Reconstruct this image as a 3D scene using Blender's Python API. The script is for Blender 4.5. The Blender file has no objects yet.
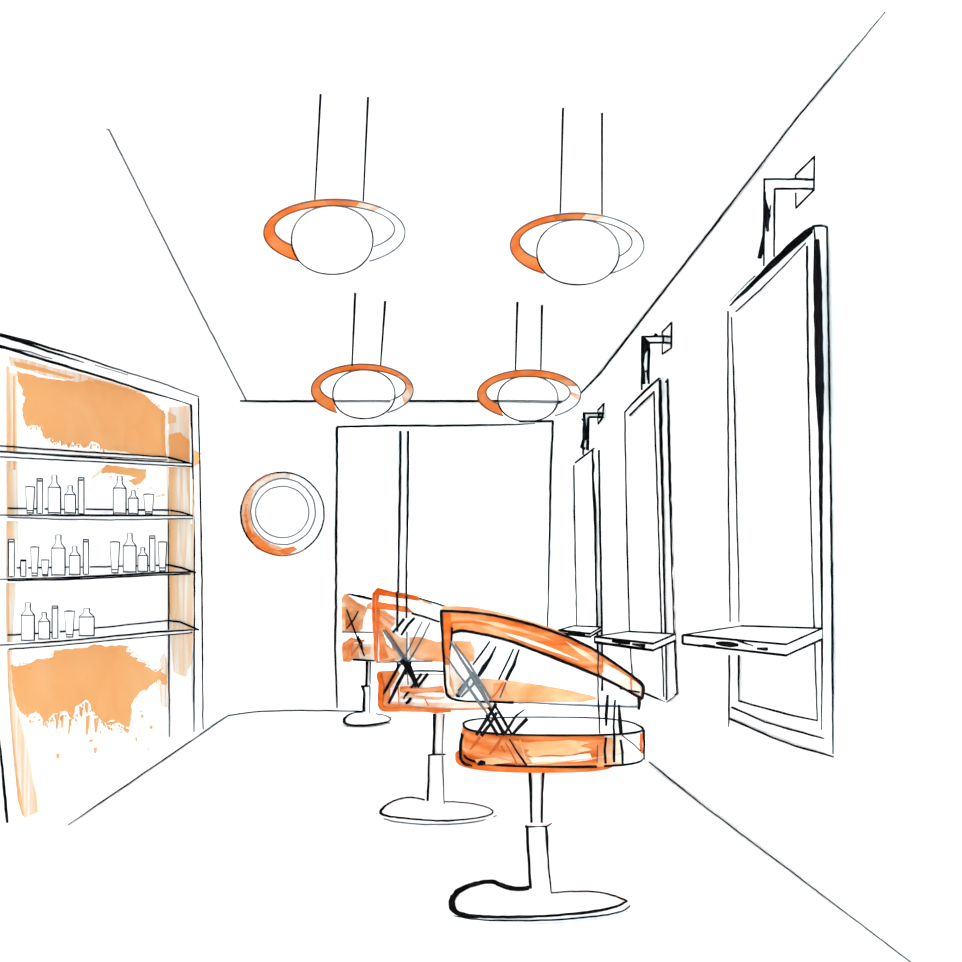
import bpy, bmesh, math, random
from mathutils import Vector
random.seed(7)
R = random.Random(11)
C = bpy.context.scene.collection
PI = math.pi

# ------------------------------------------------------------------ camera and light
CX, CY, F = 400.0, 600.0, 1000.0          # vanishing point and focal length in pixels (962 x 962 frame), eye 1 m above floor
cam = bpy.data.cameras.new('camera'); co = bpy.data.objects.new('camera', cam); C.objects.link(co)
co.location = (0, 0, 1); co.rotation_euler = (PI / 2, 0, 0)
cam.sensor_width = 36; cam.lens = 36 * F / 962
cam.shift_x = (481 - CX) / 962; cam.shift_y = (CY - 481) / 962
cam.clip_start = 0.05
sc = bpy.context.scene
EXPO = 1.6
sc.camera = co
sc.view_settings.view_transform = 'Standard'; sc.view_settings.look = 'None'
sc.view_settings.gamma = 1; sc.view_settings.use_curve_mapping = False
sc.view_settings.exposure = EXPO
w = bpy.data.worlds.new('daylight'); sc.world = w; w.use_nodes = True
w.node_tree.nodes['Background'].inputs[0].default_value = (.86, 1, 1.07, 1)
w.node_tree.nodes['Background'].inputs[1].default_value = 1.0
cy = sc.cycles
cy.max_bounces = 64; cy.diffuse_bounces = 64; cy.transparent_max_bounces = 40
cy.sample_clamp_indirect = 0

# ------------------------------------------------------------------ materials
LEVEL = (1.38, 1.38, 1.38)                                # light that falls on things in this room, after exposure
def lin(c):
    out = []
    for v, level in zip(c, LEVEL):
        v /= 255
        v = v / 12.92 if v <= .04045 else ((v + .055) / 1.055) ** 2.4
        out.append(min(.985, v / level))
    return (*out, 1)
MAT = {}
def plain(name, col, rough=1.0, raw=None):
    m = bpy.data.materials.new(name); m.use_nodes = True
    nt = m.node_tree; b = nt.nodes['Principled BSDF']
    b.inputs['Base Color'].default_value = raw or lin(col)
    b.inputs['Roughness'].default_value = rough
    b.inputs['Specular IOR Level'].default_value = 0
    MAT[name] = m; return m
def wash(name, stops, scale=(6, 6, 6), detail=5, rot=(0, 0, 0), dist=.6):
    """watercolour: noise streaks between a few tones"""
    m = plain(name, (255, 255, 255)); nt = m.node_tree; N = nt.nodes; L = nt.links
    tc = N.new('ShaderNodeTexCoord'); mp = N.new('ShaderNodeMapping')
    mp.inputs['Scale'].default_value = scale; mp.inputs['Rotation'].default_value = rot
    nz = N.new('ShaderNodeTexNoise'); nz.inputs['Scale'].default_value = 1; nz.inputs['Detail'].default_value = detail
    nz.inputs['Distortion'].default_value = dist
    cr = N.new('ShaderNodeValToRGB')
    e = cr.color_ramp.elements
    while len(e) > 1: e.remove(e[-1])
    e[0].position = stops[0][0]; e[0].color = lin(stops[0][1])
    for p, c in stops[1:]:
        k = e.new(p); k.color = lin(c)
    L.new(tc.outputs['Object'], mp.inputs[0]); L.new(mp.outputs[0], nz.inputs['Vector'])
    L.new(nz.outputs[0], cr.inputs[0]); L.new(cr.outputs[0], N['Principled BSDF'].inputs['Base Color'])
    return m
plain('white', None, raw=(.995, .995, .995, 1))
plain('rust', (196, 92, 44)); plain('brown', (150, 74, 36)); plain('ink', (22, 22, 24)); plain('grey', (112, 116, 118)); plain('pencil', (88, 90, 96))
wash('paint', [(.3, (253, 180, 114)), (.5, (254, 186, 121)), (.7, (255, 192, 131))], (1.6, 1.6, 3), 3)
wash('paint_mid', [(.3, (254, 190, 128)), (.5, (255, 206, 156)), (.7, (255, 224, 190))], (12, 9, 1), 4)
wash('paint_pale', [(.34, (255, 212, 168)), (.46, (255, 230, 202)), (.6, (255, 252, 246))], (22, 14, 1.2), 4)
wash('ring', [(.3, (240, 108, 40)), (.5, (250, 134, 66)), (.7, (253, 160, 100))], (5, 5, 12), 4)
wash('ring_pale', [(.35, (252, 170, 110)), (.5, (255, 205, 165)), (.65, (255, 240, 226))], (9, 9, 12), 4)
wash('deep', [(.34, (218, 88, 28)), (.5, (236, 114, 46)), (.68, (244, 142, 80))], (8, 6, 18), 5)
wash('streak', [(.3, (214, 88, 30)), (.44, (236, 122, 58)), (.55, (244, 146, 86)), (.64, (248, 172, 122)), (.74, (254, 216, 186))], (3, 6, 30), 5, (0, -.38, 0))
wash('orange', [(.32, (228, 104, 42)), (.5, (242, 140, 80)), (.68, (249, 178, 128))], (7, 7, 10), 5)
wash('soft', [(.32, (242, 152, 92)), (.5, (248, 180, 132)), (.68, (253, 212, 178))], (7, 7, 12), 4)
wash('apricot', [(.32, (238, 142, 82)), (.5, (246, 168, 114)), (.68, (252, 200, 156))], (7, 7, 12), 4)
wash('faint', [(.35, (250, 205, 168)), (.5, (254, 230, 210)), (.65, (255, 248, 242))], (8, 8, 16), 4)
m = bpy.data.materials.new('glass'); m.use_nodes = True
nt = m.node_tree; nt.nodes.clear()
o_ = nt.nodes.new('ShaderNodeOutputMaterial'); mx = nt.nodes.new('ShaderNodeMixShader')
tr = nt.nodes.new('ShaderNodeBsdfTransparent'); df = nt.nodes.new('ShaderNodeBsdfDiffuse')
df.inputs[0].default_value = (.97, .97, .97, 1); mx.inputs[0].default_value = .08
nt.links.new(tr.outputs[0], mx.inputs[1]); nt.links.new(df.outputs[0], mx.inputs[2]); nt.links.new(mx.outputs[0], o_.inputs[0])
MAT['glass'] = m

# ------------------------------------------------------------------ mesh helpers
class MB:
    def __init__(s): s.V = []; s.Fc = []; s.M = []
    def add(s, vs, fs, mat):
        b = len(s.V); s.V += [tuple(v) for v in vs]
        s.Fc += [tuple(b + i for i in f) for f in fs]
        s.M += [mat] * len(fs) if isinstance(mat, str) else list(mat)
        return s
    def prism(s, loop, vec, mat='white', side=None, back=None):
        n = len(loop); vec = Vector(vec); lp = [Vector(p) for p in loop]
        vs = lp + [p + vec for p in lp]
        s.add(vs, [tuple(range(n)), tuple(range(2 * n - 1, n - 1, -1))] + [(i, (i + 1) % n, n + (i + 1) % n, n + i) for i in range(n)],
              [mat, back or side or mat] + [side or mat] * n)
        return s
    def loft(s, rings, mat='white', caps=True):
        n = len(rings[0]); vs = [p for r in rings for p in r]; fs = []
        for k in range(len(rings) - 1):
            for i in range(n):
                j = (i + 1) % n
                fs.append((k * n + i, k * n + j, (k + 1) * n + j, (k + 1) * n + i))
        if caps: fs += [tuple(range(n)), tuple(range((len(rings) - 1) * n, len(rings) * n))]
        s.add(vs, fs, mat); return s
    def tube(s, pts, rad, mat='ink', n=6, closed=False):
        pts = [Vector(p) for p in pts]; k = len(pts)
        if k < 2: return s
        if not hasattr(rad, '__len__'): rad = [rad] * k
        rings = []; up = None
        for i, p in enumerate(pts):
            if closed: t = pts[(i + 1) % k] - pts[i - 1]
            else: t = pts[min(i + 1, k - 1)] - pts[max(i - 1, 0)]
            if t.length < 1e-9: t = Vector((0, 0, 1))
            t.normalize()
            if up is None: up = Vector((0, 0, 1)) if abs(t.z) < .8 else Vector((1, 0, 0))
            a = up - t * up.dot(t)
            if a.length < 1e-6: a = t.orthogonal()
            a.normalize(); b = t.cross(a); up = a
            rings.append([p + (a * math.cos(2 * PI * q / n) + b * math.sin(2 * PI * q / n)) * rad[i] for q in range(n)])
        if closed:
            rings.append(rings[0]); s.loft(rings, mat, False)
        else: s.loft(rings, mat, True)
        return s
    def lathe(s, prof, c, mat='white', n=20, sx=1, sy=1):
        rings = [[(c[0] + r * sx * math.cos(2 * PI * q / n), c[1] + r * sy * math.sin(2 * PI * q / n), c[2] + z) for q in range(n)] for r, z in prof]
        return s.loft(rings, mat, True)
    def build(s, name, parent=None, base=(0, 0, 0)):
        me = bpy.data.meshes.new(name)
        b = Vector(base)
        me.from_pydata([tuple(Vector(v) - b) for v in s.V], [], s.Fc)
        used = sorted(set(s.M), key=s.M.index)
        for u in used: me.materials.append(MAT[u])
        me.polygons.foreach_set('material_index', [used.index(x) for x in s.M])
        bm = bmesh.new(); bm.from_mesh(me); bmesh.ops.recalc_face_normals(bm, faces=bm.faces); bm.to_mesh(me); bm.free()
        me.update()
        o = bpy.data.objects.new(name, me); C.objects.link(o)
        if parent is not None:
            o.parent = parent
        else: o.location = base
        return o
def thing(name, label, cat, base, group=None):
    o = bpy.data.objects.new(name, None); C.objects.link(o); o.location = base; o.empty_display_size = .1
    o['label'] = label; o['category'] = cat; o['kind'] = 'thing'
    if group: o['group'] = group
    return o
def tag(o, label, cat, group=None):
    o['label'] = label; o['category'] = cat; o['kind'] = 'thing'
    if group: o['group'] = group
    return o
def struct(o): o['kind'] = 'structure'; return o

# ------------------------------------------------------------------ points in the place: where the line of sight meets a surface
def P(px, py, d): return Vector(((px - CX) / F * d, d, 1 - (py - CY) / F * d))
def DP(d): return lambda x, y: P(x, y, d)
WA, WB = 1.334, .0298                       # right wall: x = WA + WB * depth
def RW(off): return lambda x, y: P(x, y, (WA - off) / ((x - CX) / F - WB))
def XP(c): return lambda x, y: P(x, y, c * F / (x - CX))
def ZP(h): return lambda x, y: P(x, y, (1 - h) * F / (y - CY))
KA, KB = 2.705, .0105                       # ceiling height: KA + KB * depth
def KP(off): return lambda x, y: P(x, y, (KA - off - 1) / ((CY - y) / F - KB))
LX, BD = -1.50, 9.02                        # left wall, back wall
CABF, CABB = -1.46, -1.63                   # front and back of the built-in cabinet

def dense(pts, step):
    out = []
    for i in range(len(pts) - 1):
        a, b = pts[i], pts[i + 1]
        n = max(1, int(math.hypot(b[0] - a[0], b[1] - a[1]) / step))
        for k in range(n): out.append(tuple(a[q] + (b[q] - a[q]) * k / n for q in range(len(a))))
    out.append(tuple(pts[-1])); return out
def smooth(pts, it=2):
    for _ in range(it):
        q = [pts[0]]
        for i in range(len(pts) - 1):
            a, b = pts[i], pts[i + 1]
            q.append(tuple(.75 * u + .25 * v for u, v in zip(a, b))); q.append(tuple(.25 * u + .75 * v for u, v in zip(a, b)))
        q.append(pts[-1]); pts = q
    return pts
WIDE = .36
def ink(mb, pts, plane, wd=1.5, mat='ink', jit=.22, wob=.22, sm=False, taper=False):
    """a hand-drawn dark bead that lies on a surface; wd in the width it shows, or (x, y, width) points"""
    pts = [tuple(p) if len(p) == 3 else (*p, wd) for p in pts]
    if sm: pts = smooth(pts)
    pts = dense(pts, 7)
    v3, rr = [], []; s = 0
    for i, (x, y, ww) in enumerate(pts):
        e = 0 if i in (0, len(pts) - 1) else jit
        s = .6 * s + R.uniform(-1, 1) * .5
        q = plane(x + R.uniform(-e, e), y + R.uniform(-e, e))
        f = 1 + wob * s
        if taper and len(pts) > 3:
            t = i / (len(pts) - 1); f *= min(1, .35 + 4 * t, .35 + 4 * (1 - t))
        v3.append(q); rr.append((max(.25, ww * f) + WIDE) * .5 * q[1] / F)
    mb.tube(v3, rr, mat)
    return mb
def bead(mb, pts3, wd=1.5, mat='ink', closed=False, wob=.2):
    rr = []; s = 0
    for p in pts3:
        s = .6 * s + R.uniform(-1, 1) * .5
        rr.append((wd * (1 + wob * s) + WIDE) * .5 * p[1] / F)
    mb.tube(pts3, rr, mat, closed=closed); return mb
def line3(a, b, n=8):
    a, b = Vector(a), Vector(b); return [a.lerp(b, i / n) for i in range(n + 1)]
def rag(poly, amp=.35, it=3):
    """ragged outline by midpoint displacement"""
    for k in range(it):
        q = []
        for i in range(len(poly)):
            a, b = poly[i], poly[(i + 1) % len(poly)]
            l = math.hypot(b[0] - a[0], b[1] - a[1])
            e = amp * min(1, l / 5) / (1 + .5 * k)
            q += [a, ((a[0] + b[0]) / 2 + R.uniform(-e, e), (a[1] + b[1]) / 2 + R.uniform(-e, e))]
        poly = q
    return poly
COATS = [0]
def blot(mb, poly, plane, into, mat, amp=.5, it=3):
    """a coat of paint with its own ragged outline on a surface"""
    COATS[0] += 1
    iv = Vector(into); e = iv.normalized() * (-.00012 * (COATS[0] % 9))
    mb.prism([plane(x, y) + e for x, y in rag(poly, amp, it)], iv, mat); return mb

# ================================================================== SETTING
def rw(d, off=-.003): return WA + WB * d - off
def kz(d): return KA + KB * d
D0 = -.6
fl = MB().prism([(-2.0, D0, 0), (1.9, D0, 0), (1.9, BD + .1, 0), (-2.0, BD + .1, 0)], (0, 0, -.05)); struct(fl.build('floor'))
ce = MB().prism([(-2.0, D0, kz(D0)), (1.9, D0, kz(D0)), (1.9, BD + .1, kz(BD)), (-2.0, BD + .1, kz(BD))], (0, 0, .05)); struct(ce.build('ceiling'))
wr = MB().prism([(rw(D0), D0, 0), (rw(BD), BD + .05, 0), (rw(BD), BD + .05, kz(BD)), (rw(D0), D0, kz(D0))], (.06, 0, 0)); struct(wr.build('wall_right'))
# cabinet top line on the left wall
def ctop(d): return 1.985 + (d - 3.65) * (2.478 - 1.985) / (7.245 - 3.65)
CL, CR = 3.30, 7.42
wl = MB().prism([(LX, D0, 0), (LX, CL, 0), (LX, CL, ctop(CL)), (LX, CR, ctop(CR)), (LX, CR, 0), (LX, BD, 0), (LX, BD, kz(BD)), (LX, D0, kz(D0))], (-.3, 0, 0))
struct(wl.build('wall_left'))
# back wall around the glazed door
dl, dr = P(337, 427, BD), P(553, 421, BD)
DX0, DX1, DZ = P(335.5, 500, BD).x, P(552, 500, BD).x, P(400, 424, BD).z
bw = MB()
for x0, x1, z0, z1 in ((-2.0, DX0, 0, kz(BD)), (DX1, 1.9, 0, kz(BD)), (DX0, DX1, DZ, kz(BD))):
    bw.prism([(x0, BD, z0), (x1, BD, z0), (x1, BD, z1), (x0, BD, z1)], (0, .06, 0))
struct(bw.build('wall_back'))

def trim(name, strokes):
    mb = MB()
    for pts, pl, wd, mt in strokes: ink(mb, pts, pl, wd, mt, jit=.18, wob=.15)
    o = struct(mb.build(name)); return o
def corner(x, y):                           # where wall and ceiling meet: whichever the line of sight reaches first
    a, b = RW(.004)(x, y), KP(.006)(x, y)
    return a if a.y < b.y else b
def skirt(x, y):                            # where wall and floor meet
    a, b = RW(.004)(x, y), ZP(.006)(x, y)
    return a if a.y < b.y else b
trim('trim_1', [([(885, 12, .8), (848.5, 56, 1.2), (795.4, 120, 1.4), (767.5, 156.5, 1.5), (680, 270, 1.6), (640, 321.5, 1.6), (600, 373.5, 1.7), (580, 394, 1.5)], corner, 1.4, 'ink')])     # right wall and ceiling
trim('trim_2', [([(649, 762, 1.2), (700, 803, 1.1), (780, 863, 1.2), (850, 916, 1.1), (912, 963, 1.1)], skirt, 1.2, 'ink')])        # right wall and floor
trim('trim_3', [([(106, 129, .6), (109, 130, 1.6)], KP(.006), 1.2, 'pencil'), ([(109, 130, 1.2), (150, 212, 1.0), (200, 311, 1.1), (246, 400, 1.1)], KP(.006), 1.1, 'pencil')])
trim('trim_4', [([(68, 825, .7), (100, 803, 1.2), (160, 762, 1.3), (228, 715.5, 1.2), (240, 713.5, 1.1), (262, 711.2, 1.2), (300, 710.5, 1.1), (334, 710.8, 1.3), (362, 711.2, 1.2)], ZP(.006), 1.2, 'ink')])
trim('trim_5', [([(240, 401, 1.5), (260, 401.4, 1.8), (330, 401, 2.0), (440, 400.9, 2.2), (500, 400.9, 2.4), (540, 401.6, 2.0), (577, 402.2, 1.8)], DP(BD - .03), 1.7, 'ink')])

# glazed sliding door in the back wall
door = bpy.data.objects.new('door_1', None); C.objects.link(door); door.location = (DX0, BD, 0); door['kind'] = 'structure'
db = door.location
fr = MB()
for x0, x1, z0, z1 in ((DX0, DX0 + .03, 0, DZ), (DX1 - .03, DX1, 0, DZ), (DX0 + .03, DX1 - .03, DZ - .03, DZ)):
    fr.prism([(x0, BD + .004, z0), (x1, BD + .004, z0), (x1, BD + .004, z1), (x0, BD + .004, z1)], (0, .05, 0))
pl = DP(BD - .005)
ink(fr, [(337, 427, 2.4), (337, 470, 2.2), (336, 530, 2.2), (336, 600, 2.0), (335, 650, 1.9), (336.5, 690, 1.5), (337, 708, .9)], pl)
ink(fr, [(337, 427, 2.0), (400, 425.5, 1.6), (440, 425.8, 1.8), (480, 425, 1.5), (515, 424.5, .9), (535, 423.5, .6)], pl)
ink(fr, [(519, 421.3, 1.9), (553, 421, 1.9)], pl)
ink(fr, [(553, 421, 1.9), (550.5, 480, 1.9), (549, 560, 1.6), (548, 600, 1.4), (547, 640, 1.1)], pl)
fr.build('door_frame', door, db)
x1, x2 = P(397.5, 500, BD).x, P(407.5, 500, BD).x
st = MB().prism([(x1, BD + .01, 0), (x2, BD + .01, 0), (x2, BD + .01, DZ - .03), (x1, BD + .01, DZ - .03)], (0, .03, 0))
ink(st, [(400.3, 431, 2.2), (399.8, 500, 2.1), (398.5, 560, 1.9), (397.3, 640, 1.7), (397, 700, 1.5)], pl)
ink(st, [(408.2, 431, 2.2), (408, 500, 2.1), (406.8, 560, 1.9), (406, 640, 1.7), (406, 700, 1.5)], pl)
st.build('stile', door, db)
for xa, xb in ((DX0 + .03, x1), (x2, DX1 - .03)):
    MB().prism([(xa, BD + .02, .0), (xb, BD + .02, .0), (xb, BD + .02, DZ - .03), (xa, BD + .02, DZ - .03)], (0, .008, 0), 'glass').build('pane', door, db)

# ================================================================== DISPLAY CABINET (left)
cab = thing('display_cabinet', 'large white built-in shelf cabinet splashed with orange paint along the left wall', 'cabinet', (CABF, 5.3, 0))
cb = cab.location
FPL, BPL = XP(CABF), XP(CABB)
SD = 7.03                                   # depth of the right side panel
# back panel and its paint
bp = MB().prism([(CABB, CL, 0), (CABB, SD + .3, 0), (CABB, SD + .3, ctop(SD)), (CABB, CL, ctop(CL))], (-.02, 0, 0))
bpl = XP(CABB + .0015); into = (-.0015, 0, 0)
z1 = lambda pts: [(x / 4.373, 320 + y / 4.373) for x, y in pts]
z2 = lambda pts: [(x / 4.373, 500 + y / 4.373) for x, y in pts]
z3 = lambda pts: [(x / 4.008, 620 + y / 4.008) for x, y in pts]
blot(bp, z1([(75, 222), (130, 238), (200, 255), (340, 268), (382, 258), (500, 290), (620, 320), (648, 340), (700, 388), (722, 410), (728, 600), (690, 598), (620, 588), (540, 575), (452, 565),
             (420, 535), (398, 530), (388, 548), (365, 560), (352, 540), (330, 546), (318, 530), (300, 560), (285, 530), (270, 552), (262, 525), (240, 535), (225, 515), (200, 520), (188, 500), (180, 463),
             (150, 460), (120, 467), (105, 430), (98, 390), (112, 340), (98, 322), (104, 300), (82, 275)]), bpl, into, 'paint', .9, 4)
blot(bp, z1([(36, 156), (120, 176), (300, 222), (480, 266), (630, 312), (620, 322), (500, 292), (382, 262), (340, 272), (200, 246), (110, 215), (50, 200)]), bpl, into, 'paint_pale', .5)
for q in ([(60, 180), (180, 208), (330, 250), (310, 258), (180, 225), (70, 205)], [(380, 255), (460, 270), (600, 312), (590, 320), (450, 288)]):
    blot(bp, z1(q), XP(CABB + .003), (-.0015, 0, 0), 'paint', .4)
blot(bp, z1([(440, 655), (470, 632), (520, 640), (580, 646), (640, 652), (640, 685), (615, 715), (590, 724), (560, 700), (600, 690), (540, 676), (490, 668), (448, 672)]), bpl, into, 'paint', .7, 4)
blot(bp, z1([(390, 700), (432, 660), (450, 655), (440, 672), (410, 690)]), bpl, into, 'paint_pale', .4)
for x, y in ((690, 770), (712, 765), (655, 735), (395, 740)):
    blot(bp, z1([(x - 9, y - 5), (x + 12, y - 6), (x + 8, y + 6), (x - 8, y + 5)]), bpl, into, 'paint_pale', .4)
FR = random.Random(5)
def fringe(pts, reach, size, n, tall=1.6):
    """dry-brush specks and streaks just outside a painted edge"""
    for i in range(len(pts) - 1):
        (xa, ya), (xb, yb) = pts[i], pts[i + 1]
        k_ = max(1, int(math.hypot(xb - xa, yb - ya) * n))
        for _ in range(k_):
            t_ = FR.random(); x = xa + (xb - xa) * t_ + FR.uniform(-1, 1); y = ya + (yb - ya) * t_ + FR.random() ** 1.8 * reach
            w_ = size * FR.uniform(.25, 1); h_ = w_ * FR.uniform(.7, tall)
            sk = FR.uniform(-.4, .4)
            blot(bp, [(x - w_, y - h_), (x + w_ * .8, y - h_ * FR.uniform(.5, 1)), (x + w_ * FR.uniform(.3, 1) + sk, y + h_), (x - w_ * FR.uniform(.2, .8) + sk, y + h_ * .7)], XP(CABB + .003), into, 'paint' if FR.random() < .6 else 'paint_mid', .2, 1)
fringe(z1([(120, 462), (180, 465), (200, 520), (270, 535), (330, 546), (390, 545), (420, 540), (452, 565)]), 3.5, .9, .9, 2.6)
fringe(z1([(100, 290), (98, 390), (118, 460)]), 1, .8, .5)
fringe(z1([(440, 668), (500, 672), (560, 700), (600, 725), (640, 690)]), 4, .8, .35)
fringe(z1([(640, 345), (700, 385), (722, 410)]), -3, .9, .6)
fringe(z3([(75, 350), (120, 378), (175, 412), (240, 368), (292, 395), (345, 325), (400, 392), (425, 412), (500, 424), (520, 430)]), 7, 1.0, .9, 2.6)
fringe(z3([(524, 390), (530, 315), (600, 265), (640, 240)]), 3, .9, .5)
fringe(z3([(508, 106), (556, 150), (628, 206)]), -1.2, .9, .9, .8)
fringe(z3([(48, 182), (110, 180), (185, 160), (222, 124)]), -2, 1.0, .7, .8)
# left strip running down to the foot
blot(bp, [(7, 372), (17, 374), (17.5, 470), (18, 540), (15, 600), (12, 650), (14, 680), (20, 720), (30, 760), (37, 800), (38, 812), (24, 818), (20, 800), (16, 768), (12, 725), (9, 680), (7, 620), (7.5, 500)], bpl, into, 'paint_pale', .5)
blot(bp, [(7, 366), (9.5, 367), (10.5, 420), (9, 520), (9.2, 640), (12.5, 720), (17.5, 775), (24.5, 815), (22.8, 816), (18.4, 800), (14.6, 765), (11.2, 725), (8.4, 682), (6.8, 620), (7.2, 500)], XP(CABB + .003), into, 'paint_mid', .2)
blot(bp, [(13, 376), (15, 376), (15.6, 470), (13.5, 470)], XP(CABB + .003), into, 'paint_mid', .2)
blot(bp, z3([(42, 180), (75, 184), (110, 178), (150, 155), (185, 160), (212, 148), (222, 122), (290, 118), (350, 112), (382, 98), (420, 107), (470, 104), (508, 104), (506, 128), (530, 132), (520, 140), (556, 152), (548, 162),
             (592, 178), (580, 186), (628, 208), (655, 190), (645, 205), (668, 222), (668, 262), (650, 258), (638, 238), (610, 258), (598, 268), (562, 288), (540, 312), (526, 340), (524, 395), (518, 430), (500, 424), (480, 412), (452, 400), (425, 412),
             (400, 392), (378, 368), (362, 335), (345, 318), (325, 335), (302, 345), (292, 395), (276, 380), (262, 362), (240, 366), (215, 375), (178, 412), (158, 375), (145, 365), (118, 378), (98, 382), (68, 345), (50, 262)]), bpl, into, 'paint', .9, 4)
for q in ([(222, 380), (238, 378), (232, 430), (226, 440)], [(245, 385), (256, 380), (252, 432), (247, 432)], [(276, 398), (288, 395), (280, 450), (272, 462)], [(318, 345), (332, 350), (330, 390), (320, 380)], [(340, 330), (356, 332), (352, 372), (344, 372)],
          [(346, 385), (360, 380), (352, 460), (344, 458)], [(378, 395), (398, 392), (388, 450), (380, 452)], [(425, 412), (480, 398), (470, 412), (432, 422)], [(358, 480), (374, 478), (370, 488), (360, 489)],
          [(376, 512), (388, 510), (386, 530), (380, 537)], [(600, 424), (612, 422), (610, 436), (601, 438)], [(226, 540), (238, 534), (236, 554), (229, 556)], [(543, 470), (550, 472), (549, 486), (544, 486)], [(592, 515), (598, 516), (596, 522), (592, 521)],
          [(565, 378), (576, 380), (574, 392), (566, 392)], [(492, 430), (520, 440), (512, 456), (500, 445)], [(480, 446), (490, 448), (488, 454)], [(400, 445), (406, 446), (404, 456)], [(640, 455), (645, 456), (643, 462)], [(560, 365), (570, 362), (566, 372)]):
    blot(bp, z3(q), bpl, into, 'paint', .35, 2)
blot(bp, z3([(620, 268), (640, 280), (648, 345), (668, 350), (672, 180), (660, 130), (640, 160), (668, 262), (650, 258), (636, 240)]), bpl, into, 'paint_pale', .5)
# corner line of the back panel, rails behind the shelves
cpl = DP(SD - .005)
ink(bp, [(166, 403.5, 1.6), (167, 470, 1.4), (168, 540, 1.5), (169, 640, 1.3), (169.3, 700, 1.0), (169.6, 737, .7)], cpl, 1.4)
rails = [[(-12, 445), (0, 446), (80, 451.5), (167, 457)], [(8, 508.2), (60, 509.2), (110, 509.5), (170, 510.2)], [(8, 568), (90, 567), (169, 565)], [(8, 635), (50, 632.6), (92, 628.5), (130, 624.5), (168, 620.5)]]
for q in rails: ink(bp, q, XP(CABB + .006), 1.2)
bp.build('back_panel', cab, cb)
# right side panel with paint
sp = MB().prism([(CABF - .014, SD, 0), (CABB, SD, 0), (CABB, SD, ctop(SD) - .07), (CABF - .014, SD, ctop(SD) - .07)], (0, .3, 0))
spl = DP(SD - .0015); si = (0, .0015, 0)
blot(sp, z1([(738, 382), (838, 372), (842, 560), (846, 760), (850, 900), (846, 1100), (848, 1300), (836, 1500), (815, 1560), (760, 1540), (742, 1300), (735, 900), (738, 600)]), spl, si, 'paint_pale', .6)
blot(sp, z1([(735, 400), (770, 420), (772, 450), (735, 455)]), DP(SD - .003), si, 'paint_mid', .5)
blot(sp, z1([(738, 500), (790, 490), (838, 540), (846, 620), (790, 610), (738, 600)]), DP(SD - .003), si, 'paint', .7)
blot(sp, z1([(738, 625), (775, 632), (772, 720), (780, 880), (770, 1080), (774, 1260), (762, 1320), (740, 1280), (737, 900)]), DP(SD - .003), si, 'paint_mid', .6)
blot(sp, z1([(815, 650), (838, 645), (842, 850), (828, 860)]), DP(SD - .003), si, 'paint_mid', .4)
for q in ([(167, 457), (180, 460.5), (192, 463.6)], [(170, 510.2), (182, 512.5), (193, 516)], [(169, 565), (182, 568), (196, 572.6)], [(168, 620.5), (180, 622), (190, 626), (199, 630)]):
    ink(sp, q, DP(SD - .008), 1.5)
sp.build('side_panel', cab, cb)
# face frame: cornice, right stile, left stile
hd = MB()
hp = [(-16, 329.5), (198.5, 396.5), (191, 404.5), (-16, 343)]
hd.prism([FPL(*q) for q in hp], (-.02, 0, 0))
ipl = XP(CABF + .004)
ink(hd, [(-5, 333, 2.6), (10, 337, 2.8), (30, 342, 2.6), (50, 348, 2.3), (70, 353.5, 1.6), (120, 370, 1.3), (160, 382.5, 1.1), (199, 396.6, .9)], ipl)
ink(hd, [(-3, 334.5, 2.2), (20, 341.5, 2.4), (48, 351, 2.0), (70, 358, 1.4), (84, 362.5, .7)], ipl)
ink(hd, [(95, 365, .5), (128, 375, .5)], ipl, mat='grey')
ink(hd, [(-2, 346, 3.2), (12, 349.5, 3.0), (28, 355, 2.8), (50, 361.5, 2.4), (80, 370.5, 2.2), (112, 380, 2.2), (144, 391, 1.9), (168, 397.5, 1.2), (191, 404.8, .9)], ipl)
ink(hd, [(10, 348, .9), (30, 352, .9), (52, 358.5, .7)], ipl, mat='grey', jit=.6)
hd.build('cornice', cab, cb)
rs = MB().prism([FPL(191, 404.5), FPL(198.5, 396.6), FPL(202.6, 730), FPL(194.5, 734)], (-.012, 0, 0))
ink(rs, [(191, 404.6, 2.2), (192, 430, 2.0), (193, 480, 1.9), (194.2, 540, 2.0), (194.3, 620, 1.8), (194, 700, 1.5), (194, 732, .8)], ipl)
ink(rs, [(198.3, 397.6, 1.8), (199, 440, 1.6), (200.5, 500, 1.6), (202, 580, 1.6), (202.4, 660, 1.5), (202.8, 715, 1.2), (203.2, 729, .8)], ipl)
blot(rs, z1([(848, 570), (890, 585), (872, 590), (870, 630), (850, 640)]), XP(CABF + .002), (-.0015, 0, 0), 'paint', .5)
rs.build('stile', cab, cb)
ls = MB().prism([FPL(-16, 343), FPL(-3, 346.5), FPL(-1.5, 742), FPL(7, 823), FPL(-4, 852), FPL(-16, 860)], (-.12, 0, 0))
ink(ls, [(-1, 735, 1.4), (1.5, 760, 2.0), (4, 785, 2.4), (6, 808, 2.6), (7.3, 822.5, 2.2)], ipl)
ls.build('stile', cab, cb)
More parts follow.
